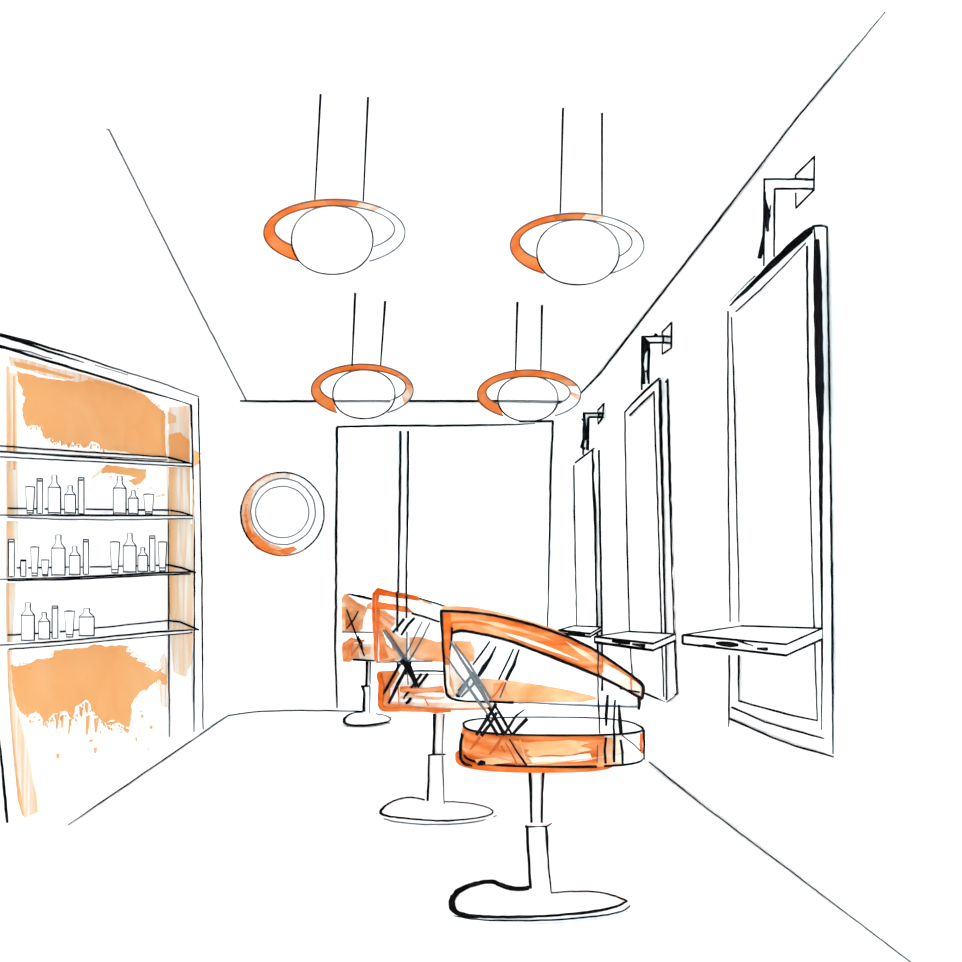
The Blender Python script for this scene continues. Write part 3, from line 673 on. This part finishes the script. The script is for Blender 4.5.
# ================================================================== SALON CHAIRS
def sup(a, b, e, n=72, sx=0):
    out = []
    for i in range(n):
        th = 2 * PI * i / n; c, s = math.cos(th), math.sin(th)
        out.append((a * math.copysign(abs(c) ** (2 / e), c), b * math.copysign(abs(s) ** (2 / e), s)))
    return out
def chair(label, cfg):
    dc, bx = cfg['d'], cfg['bx']
    base = Vector(((bx - CX) / F * dc, dc, 0))
    t = thing('salon_chair', label, 'chair', tuple(base), 'swivel salon chairs facing the mirrors')
    k = dc / F
    # ---- base plate
    bm_ = MB(); fp = ZP(cfg['bth'])
    lp = [fp(*q) for q in smooth(cfg['base'] + [cfg['base'][0]], 2)[:-1]]
    bm_.prism(lp, (0, 0, -cfg['bth'] + .001))
    for pts, wd, mt, h in cfg['base_ink']:
        nud = Vector((0, -.005 if h < .02 else 0, 0))
        ink(bm_, pts, lambda x, y, h=h, nud=nud: ZP(h)(x, y) + nud, wd, mt, sm=True)
    bm_.build('base_plate', t, base)
    # ---- column and piston
    def col(name, x0, x1, ya, x2, x3, yb, inks, top):
        m_ = MB(); A, B = P((x0 + x1) / 2, ya, dc), P((x2 + x3) / 2, yb, dc)
        ra, rb = (x1 - x0) / 2 * k, (x3 - x2) / 2 * k
        B.z = max(B.z, top)
        rings = []
        for c_, r_ in ((B, rb), (A, ra)): rings.append([(c_.x + r_ * math.cos(2 * PI * q / 24), c_.y + r_ * math.sin(2 * PI * q / 24), c_.z) for q in range(24)])
        m_.loft(rings)
        for pts, wd, mt in inks: ink(m_, pts, DP(dc - ra * .75 - .01), wd, mt)
        m_.build(name, t, base)
    col('piston', *cfg['piston'], cfg['piston_ink'], 0); col('column', *cfg['column'], cfg['column_ink'], cfg['bth'] - .002)
    # ---- seat
    sx, sy, e = cfg['sx'], cfg['sy'], cfg['e']
    scx = (cfg['scx'] - CX) * k; zt, zb = cfg['zt'], cfg['zb']
    pl_ = sup(sx, sy, e); n = len(pl_)
    rg = lambda z, s: [(scx + a * s, dc + b * s, z) for a, b in pl_]
    sm_ = MB(); hgt = zt - zb
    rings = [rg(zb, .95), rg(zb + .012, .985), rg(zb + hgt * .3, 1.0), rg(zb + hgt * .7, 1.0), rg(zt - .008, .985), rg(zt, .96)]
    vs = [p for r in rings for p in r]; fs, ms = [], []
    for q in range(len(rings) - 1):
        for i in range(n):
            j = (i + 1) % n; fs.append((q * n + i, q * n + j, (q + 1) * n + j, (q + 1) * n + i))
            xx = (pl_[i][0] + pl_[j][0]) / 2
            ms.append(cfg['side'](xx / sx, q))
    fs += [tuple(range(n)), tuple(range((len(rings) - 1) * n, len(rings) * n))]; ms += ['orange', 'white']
    sm_.add(vs, fs, ms)
    for z, s, wd, lo, hi in cfg['rims']:
        pp = [Vector((scx + a * s, dc + b * s, z)) for a, b in pl_]
        idx = [i for i in range(n + 1) if lo <= i / n <= hi]
        bead(sm_, [pp[i % n] for i in idx], wd, cfg.get('rim_mat', 'ink'), False, .3)
    front = DP(dc - sy - .012)
    for pts, wd, mt in cfg['seat_ink']: ink(sm_, pts, front, wd, mt, sm=len(pts) > 3)
    for poly, mt, dd in cfg.get('seat_blot', []): blot(sm_, poly, DP(dc - sy - dd), (0, .0015, 0), mt, .5)
    sm_.build('seat', t, base)
    if 'under' in cfg:
        u = MB(); ua, ub, us, um = cfg['under']
        pp = [(scx + a * us - cfg.get('ushift', 0), dc + b * .97) for a, b in pl_]
        u.prism([(a, b, ua) for a, b in pp], (0, 0, ub - ua), um); u.build('seat_base', t, base)
    # ---- back shell: near arm, side panel, back, far arm, far panel
    dn = dc - cfg['hw']; dep = 2 * cfg['hw']; yaw = cfg['yaw']
    ext = Vector((math.tan(yaw), 1, 0))
    npl = DP(dn)
    arm_ = MB(); tk = .05 if dc < 8 else .04
    lp = [npl(*q) for q in cfg['arm']]
    arm_.prism(lp, ext * tk, cfg['arm_mat'])
    for poly, mt, dd in cfg['arm_blot']: blot(arm_, poly, DP(dn - dd), (0, .0015, 0), mt, .35)
    for pts, wd, mt in cfg['arm_ink']: ink(arm_, pts, DP(dn - .006), wd, mt, sm=len(pts) > 3)
    arm_.build('armrest', t, base)
    pan = MB(); pl2 = DP(dn + .012)
    lp2 = [pl2(*q) for q in cfg['panel']]
    pan.prism(lp2, ext * .025, 'white')
    for poly, mt, dd in cfg['panel_blot']: blot(pan, poly, DP(dn + .012 - dd), (0, .0015, 0), mt, .5)
    for pts, wd, mt in cfg['panel_ink']: ink(pan, pts, DP(dn + .004), wd, mt, sm=len(pts) > 3)
    pan.build('side_panel', t, base)
    bk = MB(); lp3 = [npl(*q) + ext * tk for q in cfg['post']]
    bk.prism(lp3, ext * (dep - 2 * tk), 'soft'); bk.build('backrest', t, base)
    fa = MB(); lift = Vector((0, 0, cfg['lift']))
    fa.prism([p + ext * (dep - tk) + lift for p in lp], ext * tk, 'soft'); fa.build('armrest', t, base)
    fpn = MB(); fpn.prism([p + ext * (dep - .045) for p in lp2], ext * .025, 'white'); fpn.build('side_panel', t, base)
    # ---- straps
    for grp in cfg['straps']:
        s = MB()
        for pts, wd, mt in grp: ink(s, pts, DP(dn - cfg.get('sdep', .016)), wd, mt, jit=.3, wob=.3)
        s.build('strap', t, base)
    return t
a4 = lambda pts: [(430 + x / 4.008, 590 + y / 4.008, *r) for x, y, *r in pts]        # chair close-ups
a5 = lambda pts: [(320 + x / 4.81, 560 + y / 4.81, *r) for x, y, *r in pts]
a3 = lambda pts: [(360 + x / 3.207, 740 + y / 3.207, *r) for x, y, *r in pts]

arm1 = a4([(45, 85), (120, 84), (200, 90), (290, 108), (380, 130), (470, 158), (560, 190), (640, 228), (700, 265), (760, 308), (800, 335), (850, 373), (858, 400), (850, 437), (800, 412),
           (720, 365), (600, 312), (480, 265), (330, 207), (240, 182), (160, 168), (90, 172), (84, 230), (80, 300), (72, 410), (62, 400), (52, 250)])
chair('largest orange salon chair in front, its black-rimmed oval base fully visible', dict(
    d=3.31, bx=538, bth=.018, hw=.235, yaw=math.radians(2.6), lift=.013,
    base=a3([(283, 525), (295, 495), (330, 470), (380, 457), (430, 456), (470, 470), (520, 478), (600, 488), (690, 484), (760, 486), (820, 500), (855, 516), (840, 532), (780, 548), (700, 558), (580, 568), (450, 570), (360, 568), (310, 556), (288, 540)]),
    base_ink=[(a3([(548, 474, 4.5), (520, 480, 5.8), (485, 478, 6.0), (455, 468, 5.6), (430, 456, 5.0), (400, 456, 5.0), (370, 463, 5.4), (335, 473, 5.8), (308, 490, 5.8), (293, 515, 6.6), (296, 540, 6.6), (312, 556, 5.6), (345, 564, 4.2), (390, 566, 3.2), (450, 568, 3.0), (520, 567, 2.6), (600, 564, 2.0), (700, 556, 2.6), (780, 546, 2.8), (830, 532, 2.4), (856, 516, 1.8)]), 2, 'ink', .021),
              (a3([(612, 490, 1.0), (680, 484, 1.2), (760, 486, 1.4), (815, 498, 1.5), (856, 516, 1.8)]), 1.3, 'ink', .021),
              (a3([(300, 562, .8), (360, 574, 1.0), (460, 578, 1.6), (600, 577, 1.4), (700, 570, 1.5), (790, 560, 1.4), (850, 545, 1.3), (864, 530, 1.0)]), 1.2, 'ink', .011)],
    piston=(530, 543.5, 766, 531, 542.5, 826), column=(526, 549.5, 824.5, 529.5, 551, 893),
    piston_ink=[(a3([(544, 92, 2.6), (546, 130, 3.2), (548, 180, 2.4), (550, 265, 2.2)]), 2, 'ink'), (a3([(589, 92, 2.8), (587, 120, 2.6), (584, 170, 2.0), (583, 265, 1.9)]), 2, 'ink')],
    column_ink=[(a3([(530, 276, 3), (536, 278, 2), (570, 278, .7), (600, 277, 1.6), (616, 266, .9)]), 2, 'ink'), (a3([(536, 278, 2.8), (538, 330, 2.6), (542, 400, 2.6), (547, 476, 2.6)]), 2, 'ink'),
                (a3([(597, 280, 2.0), (600, 310, 3.0), (602, 360, 1.8), (607, 430, 1.6), (613, 490, 1.1)]), 2, 'ink')],
    scx=551.3, sx=.2975, sy=.24, e=2.7, zt=.583, zb=.485,
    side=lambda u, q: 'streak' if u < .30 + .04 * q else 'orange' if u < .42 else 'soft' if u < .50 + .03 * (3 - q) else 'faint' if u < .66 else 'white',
    rims=[(.584, .975, 1.9, 0, 1), (.486, .965, 2.4, .5, .8), (.487, .965, 1.8, .8, 1)],
    seat_ink=[(a4([(130, 575, 2.6), (122, 620, 2.8), (120, 670, 3), (135, 698, 3.2), (170, 704, 2)]), 2, 'ink'), (a4([(856, 560, 2.6), (858, 620, 1.8), (858, 680, 1.2)]), 2, 'ink'),
              (a4([(848, 575, 2.5), (846, 620, 2.8), (850, 655, 2)]), 2, 'deep'), (a4([(770, 582, .9), (815, 618, 1.0), (860, 660, 1.0)]), 1, 'ink'),
              (a4([(160, 640, 1.5), (185, 610, 3), (200, 588, 2)]), 2, 'rust'), (a4([(238, 660, 1.5), (270, 620, 3.5), (285, 595, 2)]), 2, 'rust'), (a4([(300, 650, 1.2), (285, 625, 2.2)]), 2, 'rust'),
              (a4([(318, 598, 1.0), (350, 650, 1.5), (388, 705, 2.0)]), 2, 'ink'), (a4([(302, 612, .8), (325, 650, 1.2), (350, 702, 1.0)]), 1, 'rust'), (a4([(360, 600, .8), (385, 690, .8)]), 1, 'soft'),
              (a4([(190, 700, 2), (205, 692, 5), (222, 694, 3)]), 2, 'ink'), (a4([(390, 700, .8), (520, 690, .9), (700, 670, .8), (830, 640, .6)]), 1, 'soft')],
    seat_blot=[(a4([(335, 604), (400, 612), (470, 606), (560, 600), (640, 612), (600, 626), (650, 640), (560, 662), (470, 660), (420, 672), (385, 655), (400, 640), (350, 628)]), 'apricot', .004), (a4([(395, 672), (520, 668), (640, 655), (650, 680), (560, 688), (410, 694)]), 'faint', .0055), (a4([(180, 680), (260, 672), (330, 690), (250, 700), (190, 698)]), 'soft', .004)],
    under=(.468, .484, .86, 'deep'), ushift=.061,
    arm=arm1, arm_mat='streak',
    arm_blot=[(a4([(48, 95), (82, 95), (84, 180), (76, 240), (62, 280), (54, 200)]), 'deep', .002), (a4([(90, 135), (170, 132), (240, 150), (300, 170), (330, 200), (240, 180), (160, 164), (92, 168)]), 'orange', .002),
              (a4([(230, 100), (330, 118), (440, 155), (400, 160), (300, 135), (220, 112)]), 'deep', .002), (a4([(420, 225), (520, 265), (640, 312), (600, 308), (480, 262), (400, 232)]), 'deep', .002),
              (a4([(170, 118), (280, 132), (400, 166), (500, 206), (400, 178), (270, 146)]), 'soft', .002), (a4([(260, 160), (380, 192), (520, 245), (600, 282), (500, 250), (380, 208)]), 'faint', .002), (a4([(540, 205), (620, 245), (680, 290), (660, 296), (600, 255)]), 'soft', .003), (a4([(690, 285), (740, 315), (800, 352), (848, 385), (846, 425), (800, 405), (740, 372), (690, 345)]), 'faint', .002),
              (a4([(58, 300), (76, 300), (78, 380), (98, 425), (66, 412), (60, 350)]), 'faint', .002)],
    arm_ink=[(a4([(40, 84, 2.4), (120, 86, 2.0), (200, 92, 2.2), (290, 108, 2.4), (380, 130, 2.6), (470, 158, 2.6), (560, 190, 2.4), (640, 228, 2.4), (700, 265, 2.6), (760, 308, 2.4), (800, 335, 2.4), (850, 375, 3.0), (858, 400, 3.0), (850, 437, 2.8)]), 2, 'ink'),
             (a4([(90, 172, 2.0), (120, 162, 3.0), (160, 168, 2.2), (240, 182, 2.6), (330, 207, 2.4), (400, 235, 2.4), (480, 265, 3.0), (600, 312, 3.2), (720, 365, 2.6), (800, 408, 2.2), (850, 437, 2.6)]), 2, 'ink'),
             (a4([(44, 84, 2.6), (48, 160, 2.8), (54, 260, 2.2), (58, 340, 2.4), (62, 400, 2.6), (72, 428, 2.8), (100, 441, 2.2), (140, 445, 1.8)]), 2, 'ink'), (a4([(88, 150, 1.8), (86, 200, 1.6), (80, 240, 1.2)]), 1.6, 'ink'),
             (a4([(805, 350, 1.2), (808, 400, 1.0)]), 1, 'orange'), (a4([(675, 250, .9), (672, 320, .9), (678, 345, 1.2)]), 1, 'ink'), (a4([(692, 262, .8), (692, 330, .9)]), 1, 'deep'), (a4([(760, 395, 1), (840, 410, 1.4)]), 1, 'ink')],
    panel=a4([(60, 160), (60, 400), (72, 430), (100, 443), (240, 449), (420, 454), (640, 464), (838, 470), (838, 430), (720, 362), (600, 309), (480, 262), (330, 204), (240, 179), (160, 165)]),
    panel_blot=[(a4([(92, 205), (165, 205), (180, 240), (176, 285), (150, 290), (130, 262), (100, 230)]), 'apricot', .003), (a4([(205, 355), (300, 362), (420, 378), (560, 402), (650, 424), (670, 438), (600, 449), (450, 449), (330, 447), (240, 446), (225, 420)]), 'apricot', .003),
                (a4([(68, 300), (78, 300), (88, 360), (100, 400), (96, 430), (76, 424)]), 'soft', .003), (a4([(84, 300), (110, 340), (140, 390), (120, 424), (100, 426)]), 'faint', .003), (a4([(255, 375), (300, 370), (310, 425), (255, 440)]), 'orange', .004)],
    panel_ink=[(a4([(104, 424, 2.5), (112, 421, 5), (122, 422, 4)]), 3, 'ink'), (a4([(112, 405, 2), (135, 385, 4), (150, 372, 2)]), 3, 'grey'), (a4([(140, 446, 1.6), (250, 448, 2.0), (335, 452, 2.4)]), 2, 'ink'), (a4([(335, 452, 1.2), (460, 455, 1.6), (640, 464, 1.6), (830, 468, 1.8)]), 1.6, 'grey'), (a4([(838, 432, 3), (840, 455, 3), (836, 480, 2.4)]), 2.5, 'ink')],
    post=a4([(48, 90), (84, 90), (90, 435), (72, 428), (62, 400)]), sdep=.02,
    straps=[[(a4([(82, 205, 1.6), (130, 285, 2.2), (180, 360, 4.5), (225, 440, 3.0), (245, 470, 2.0)]), 2, 'grey'), (a4([(66, 268, 1.4), (110, 330, 1.8), (150, 385, 2.2), (195, 450, 2.4), (235, 505, 2.0)]), 2, 'grey'), (a4([(100, 215, 1.0), (160, 300, 1.8), (215, 390, 2.6), (250, 445, 1.6)]), 2, 'grey'),
             (a4([(235, 470, 2.6), (270, 530, 4), (300, 582, 4)]), 3, 'ink'), (a4([(225, 500, 2.2), (250, 545, 3), (272, 582, 3)]), 3, 'ink'), (a4([(262, 465, 2), (310, 550, 2.2), (328, 578, 2)]), 2, 'ink')],
            [(a4([(240, 205, 1.6), (205, 255, 2.4), (172, 300, 1.8)]), 2, 'ink'), (a4([(265, 225, 1.6), (240, 275, 3.0), (215, 310, 4.4), (195, 345, 3.2)]), 3, 'ink'), (a4([(175, 330, 2.2), (150, 365, 3.2), (115, 420, 4)]), 2, 'grey'), (a4([(195, 345, 2.2), (160, 395, 2.2), (125, 430, 1.6)]), 2, 'grey'),
             (a4([(265, 455, 3), (225, 520, 3), (185, 582, 2.6)]), 2, 'ink'), (a4([(268, 490, 3), (240, 540, 3), (205, 585, 3.6)]), 2, 'ink')],
            [(a4([(335, 235, 1.4), (300, 310, 1.8), (275, 360, 1.8)]), 2, 'ink'), (a4([(358, 237, 1.6), (335, 300, 3), (305, 362, 3.2)]), 2, 'ink'), (a4([(295, 368, 1.6), (268, 410, 1.4), (245, 435, 1)]), 1, 'deep'), (a4([(305, 370, 1.2), (280, 432, 1.2)]), 1, 'pencil'),
             (a4([(380, 478, 1), (345, 505, 1.8), (300, 575, 2.4)]), 2, 'ink'), (a4([(390, 515, 3.2), (360, 545, 3.2), (330, 580, 2.6)]), 2, 'ink')],
            [(a4([(712, 420, 2.4), (706, 500, 3.0), (706, 545, 2)]), 2.4, 'ink'), (a4([(706, 590, 2.4), (700, 640, 2.6), (704, 695, 2.4)]), 2.4, 'ink'), (a4([(742, 440, 1.8), (737, 520, 2.4), (738, 690, 2.2)]), 2, 'ink'), (a4([(757, 460, 1.6), (762, 530, 3.6), (766, 580, 3.6)]), 2.4, 'ink'), (a4([(764, 600, 2.4), (772, 650, 2.8), (772, 700, 2.2)]), 2.4, 'ink'),
             (a4([(672, 345, 1), (676, 460, 1.6), (680, 575, 1.2)]), 1.4, 'ink'), (a4([(690, 345, 1.2), (690, 405, 2.4)]), 1.6, 'ink'), (a4([(672, 620, .9), (670, 690, .9)]), 1, 'pencil')]]))

chair('middle orange salon chair, between the front chair and the small far one', dict(
    d=4.74, bx=438, bth=.02, hw=.235, yaw=math.radians(-1.2), lift=.0,
    base=a3([(55, 235), (75, 210), (110, 192), (150, 186), (200, 190), (270, 198), (340, 202), (400, 212), (436, 232), (420, 248), (360, 256), (270, 262), (180, 260), (100, 252), (65, 245)]),
    base_ink=[(a3([(206, 192, 2.0), (180, 185, 1.6), (145, 184, 1.2), (110, 193, 1.6), (78, 212, 1.8), (62, 232, 2.6), (80, 244, 2.2), (130, 250, 2.0), (200, 257, 1.8), (270, 260, 1.8), (350, 254, 1.4), (410, 244, 1.2), (432, 230, 1.2), (405, 212, 1.0), (340, 200, 1.0), (272, 197, .8)]), 1.6, 'ink', .023),
              (a3([(54, 235, 1), (80, 255, 1.1), (130, 264, 1.2), (200, 270, 1.2), (290, 270, 1.2), (380, 262, 1.0), (438, 242, .8)]), 1.1, 'pencil', .012)],
    piston=(433, 444, 708, 433, 443.5, 756), column=(428, 445, 754.5, 428.8, 444, 805),
    piston_ink=[(a5([(550, 740, 3.0), (549, 830, 2.8), (546, 932, 2.8)]), 2, 'ink'), (a5([(597, 740, 1.4), (592, 830, 1.0), (588, 930, .8)]), 1, 'pencil')],
    column_ink=[(a3([(217, 50, 2), (232, 46, 1.4), (275, 46, 1.4)]), 1.6, 'ink'), (a3([(221, 50, 1.8), (220, 130, 1.8), (217, 195, 2.0)]), 2, 'ink'), (a3([(265, 50, 1.2), (267, 130, 1.1), (270, 205, .9)]), 1.2, 'pencil')],
    scx=438, sx=.285, sy=.235, e=2.9, zt=.63, zb=.50,
    side=lambda u, q: 'white' if q >= 4 else ('orange' if u < -.78 else 'white' if q > 1 else 'faint' if q == 1 else 'orange'),
    rims=[(.631, .975, 1.3, .05, .30)],
    seat_ink=[(a5([(290, 540, 4), (283, 560, 6), (300, 600, 6), (292, 660, 6), (290, 705, 6), (310, 720, 5), (400, 718, 4.4), (500, 722, 4), (560, 728, 3), (630, 724, 3)]), 3, 'deep'),
              (a5([(390, 628, 4), (440, 622, 5), (520, 628, 4), (590, 618, 4)]), 3, 'orange'), (a5([(380, 660, 2), (450, 655, 3), (560, 668, 2), (600, 660, 2)]), 2, 'soft'), (a5([(375, 600, 1), (380, 700, 1)]), 1, 'deep'), (a5([(500, 660, 1), (522, 700, 1)]), 1, 'deep'),
              (a5([(450, 534, 1.6), (520, 533, 1.8), (592, 536, 1.8)]), 1.6, 'ink'), (a5([(420, 725, 1.2), (600, 728, 1.2)]), 1.4, 'deep')],
    seat_blot=[(a5([(280, 535), (370, 528), (385, 545), (350, 600), (330, 640), (310, 680), (296, 640), (300, 600), (278, 560)]), 'orange', .006), (a5([(385, 610), (440, 606), (520, 614), (590, 604), (600, 640), (520, 636), (450, 648), (385, 634)]), 'orange', .004), (a5([(300, 700), (360, 690), (480, 705), (600, 710), (600, 730), (310, 726)]), 'orange', .005)],
    arm=a5([(252, 160), (275, 136), (340, 152), (470, 180), (545, 205), (620, 234), (720, 290), (850, 390), (850, 430), (720, 352), (575, 298), (440, 258), (360, 240), (285, 236), (282, 330), (276, 488), (264, 488), (254, 330)]), arm_mat='white',
    arm_blot=[(a5([(250, 160), (275, 134), (340, 150), (410, 160), (470, 174), (500, 190), (470, 196), (400, 186), (330, 175), (286, 170), (280, 200), (350, 212), (420, 224), (452, 255), (400, 250), (330, 240), (288, 238), (284, 330), (278, 488), (262, 488), (252, 330)]), 'deep', .002),
              (a5([(480, 185), (530, 205), (545, 218), (500, 205)]), 'soft', .002), (a5([(290, 178), (340, 186), (400, 200), (380, 205), (300, 196)]), 'faint', .002)],
    arm_ink=[(a5([(480, 184, 1.2), (560, 208, 1.4), (640, 238, 1.4)]), 1.4, 'ink'), (a5([(440, 256, 1.8), (500, 272, 2), (575, 298, 1.8)]), 1.6, 'ink'), (a5([(370, 150, 2.0), (372, 250, 1.8), (372, 345, 1.6)]), 1.8, 'ink'), (a5([(416, 160, 1.6), (415, 280, 1.5)]), 1.6, 'ink'),
             (a5([(275, 135, 1.2), (340, 152, 1.2), (470, 180, 1.2)]), 1.2, 'deep'), (a5([(268, 170, 1), (270, 300, 1), (270, 480, 1)]), 1, 'orange')],
    panel=a5([(262, 230), (262, 494), (400, 493), (600, 493), (850, 493), (850, 425), (720, 348), (575, 295), (440, 255), (360, 237), (285, 233)]),
    panel_blot=[(a5([(430, 372), (480, 370), (560, 395), (700, 372), (745, 400), (740, 470), (700, 490), (560, 488), (470, 480), (430, 460)]), 'apricot', .003), (a5([(285, 250), (330, 258), (360, 300), (340, 330), (385, 372), (420, 380), (425, 440), (380, 480), (290, 484), (284, 350)]), 'soft', .003),
                (a5([(285, 290), (330, 330), (370, 400), (360, 440), (310, 410), (330, 470), (286, 480)]), 'orange', .005), (a5([(300, 340), (330, 370), (350, 430), (318, 400)]), 'white', .007)],
    panel_ink=[(a5([(270, 492, 1.4), (340, 492, 1.4), (420, 488, 1.2), (540, 487, 1.2)]), 1.2, 'grey'), (a5([(262, 240, 1), (310, 250, 2), (360, 285, 2)]), 2, 'orange'), (a5([(290, 260, 1), (350, 312, 2.2)]), 2, 'orange'), (a5([(285, 490, 2), (330, 488, 2), (360, 478, 2)]), 2, 'orange')],
    post=a5([(252, 160), (282, 160), (278, 488), (264, 488)]), sdep=.014,
    straps=[[(a5([(303, 338, 1.2), (350, 405, 1.6), (400, 475, 2.2)]), 3, 'grey'), (a5([(325, 350, .9), (390, 440, 1.4), (425, 490, 1.6)]), 2, 'pencil'), (a5([(312, 332, .7), (365, 410, 1.2), (412, 482, 1.4)]), 2, 'pencil'), (a5([(390, 480, 5.0), (430, 520, 4.6), (468, 608, 3.0)]), 3, 'ink'), (a5([(405, 505, 2), (445, 570, 2.4), (462, 610, 3)]), 2, 'ink'), (a5([(388, 492, 4), (440, 500, 3)]), 3, 'ink')],
            [(a5([(530, 300, 1.0), (480, 400, 1.2), (425, 490, 1.4)]), 1, 'pencil'), (a5([(492, 296, .8), (410, 460, 1)]), 1, 'pencil'), (a5([(415, 520, 3), (375, 600, 3), (330, 690, 2.4)]), 2.6, 'ink'), (a5([(385, 500, 2.8), (340, 580, 2.2), (300, 648, 2.4)]), 2.4, 'ink')],
            [(a5([(455, 278, 2.6), (425, 310, 2.8), (390, 362, 2)]), 2.4, 'ink'), (a5([(405, 282, 2.4), (378, 315, 2.2), (350, 350, 2)]), 2, 'ink')],
            [(a5([(520, 545, 2.8), (490, 585, 2.4), (470, 612, 2.0)]), 2.4, 'ink'), (a5([(490, 545, 2.4), (440, 615, 2.2), (400, 668, 2.2)]), 2.2, 'ink'), (a5([(438, 662, 2.6), (425, 682, 2.6), (412, 690, 2)]), 2, 'ink'), (a5([(418, 345, 1.4), (416, 440, .9), (424, 600, .9)]), 1, 'pencil')]]))

chair('small far orange salon chair beside the glass door', dict(
    d=8.38, bx=367.5, bth=.02, hw=.16, yaw=math.radians(-3.2), lift=.0,
    base=a5([(110, 770), (122, 752), (160, 736), (210, 734), (260, 740), (310, 745), (345, 762), (330, 778), (280, 788), (200, 794), (140, 792), (118, 784)]),
    base_ink=[(a5([(205, 732, 1.4), (160, 736, 1.4), (125, 752, 2.2), (113, 772, 2.8), (122, 788, 2.6), (150, 794, 1.6), (210, 796, 1.8), (280, 788, 1.4), (330, 776, 1.2), (345, 764, 1.2), (320, 748, .9), (270, 740, .9)]), 1.6, 'ink', .023), (a5([(130, 798, .8), (200, 802, 1.2), (280, 794, 1.2), (335, 782, 1)]), 1, 'grey', .012)],
    piston=(365, 371, 655, 365, 370.5, 687), column=(362, 371, 685.5, 363.5, 371, 713),
    piston_ink=[(a5([(226, 488, 2.6), (224, 540, 2.6), (222, 602, 2.6)]), 2.4, 'ink'), (a5([(243, 490, 1.4), (242, 600, .9)]), 1, 'pencil')],
    column_ink=[(a5([(195, 608, 2.4), (215, 606, 2.0), (242, 606, .9)]), 2, 'ink'), (a5([(205, 610, 3), (212, 640, 2.2), (209, 700, 2.6), (210, 730, 3)]), 2.4, 'ink'), (a5([(241, 608, 1.2), (240, 670, .8), (240, 738, .7)]), 1, 'pencil')],
    scx=368, sx=.218, sy=.16, e=3, zt=.65, zb=.50,
    side=lambda u, q: 'white' if q >= 4 else ('soft' if u < -.3 else 'faint'),
    rims=[],
    seat_ink=[(a5([(158, 480, 1.8), (190, 482, 2.0), (265, 486, 1.6)]), 1.8, 'ink')],
    seat_blot=[(a5([(106, 400), (150, 370), (215, 385), (160, 400), (150, 440), (170, 470), (140, 494), (110, 490)]), 'orange', .006), (a5([(180, 420), (245, 420), (245, 450), (200, 455)]), 'soft', .006)],
    arm=a5([(104, 185), (115, 164), (135, 160), (180, 168), (250, 188), (330, 215), (420, 290), (420, 318), (330, 262), (250, 240), (180, 210), (140, 180), (125, 200), (122, 250), (120, 340), (106, 340)]), arm_mat='white',
    arm_blot=[(a5([(104, 185), (115, 164), (135, 160), (140, 182), (126, 200), (122, 340), (105, 340)]), 'soft', .003), (a5([(225, 215), (248, 200), (252, 240), (226, 235)]), 'soft', .003)],
    arm_ink=[(a5([(135, 162, 1.0), (165, 168, 1.8), (200, 176, 2.6), (250, 188, 2.0)]), 2, 'ink'), (a5([(140, 178, .8), (180, 208, .8), (230, 232, .8)]), .8, 'soft')],
    panel=a5([(106, 180), (106, 346), (250, 349), (420, 352), (420, 310), (330, 258), (250, 236), (180, 206), (140, 176)]),
    panel_blot=[(a5([(106, 180), (140, 176), (180, 208), (228, 235), (210, 280), (205, 330), (180, 345), (106, 344)]), 'apricot', .004), (a5([(112, 260), (150, 300), (190, 310), (180, 340), (112, 338)]), 'orange', .006)],
    panel_ink=[(a5([(104, 347, 1.4), (180, 348, 1.6), (255, 350, 1.2)]), 1.4, 'grey')],
    post=a5([(104, 185), (124, 185), (120, 340), (106, 340)]), sdep=.016,
    straps=[[(a5([(128, 238, 1.0), (150, 295, 1.4), (180, 380, 1.2), (214, 462, 1.2)]), 1.2, 'ink'), (a5([(184, 246, 1.0), (160, 290, 1.4), (128, 330, 1.0)]), 1.2, 'ink')], [(a5([(182, 365, 1.4), (198, 400, 1.6), (205, 432, 1.4)]), 1.4, 'ink'), (a5([(215, 382, 1), (175, 425, 1.2), (150, 460, 1)]), 1, 'deep')]]))

# what differs from the rest of its thing
for o in bpy.data.objects:
    k_ = o.name.split('.')[0]
    if o.parent is None: continue
    if k_ == 'ring': o['label'] = 'flat ring brushed orange on one side'
    elif k_ == 'strap': o['label'] = 'dark crossed straps'
    elif k_ == 'back_panel': o['label'] = 'white back panel with two splashes of orange paint'
    elif k_ == 'globe': o['label'] = 'clear round globe'
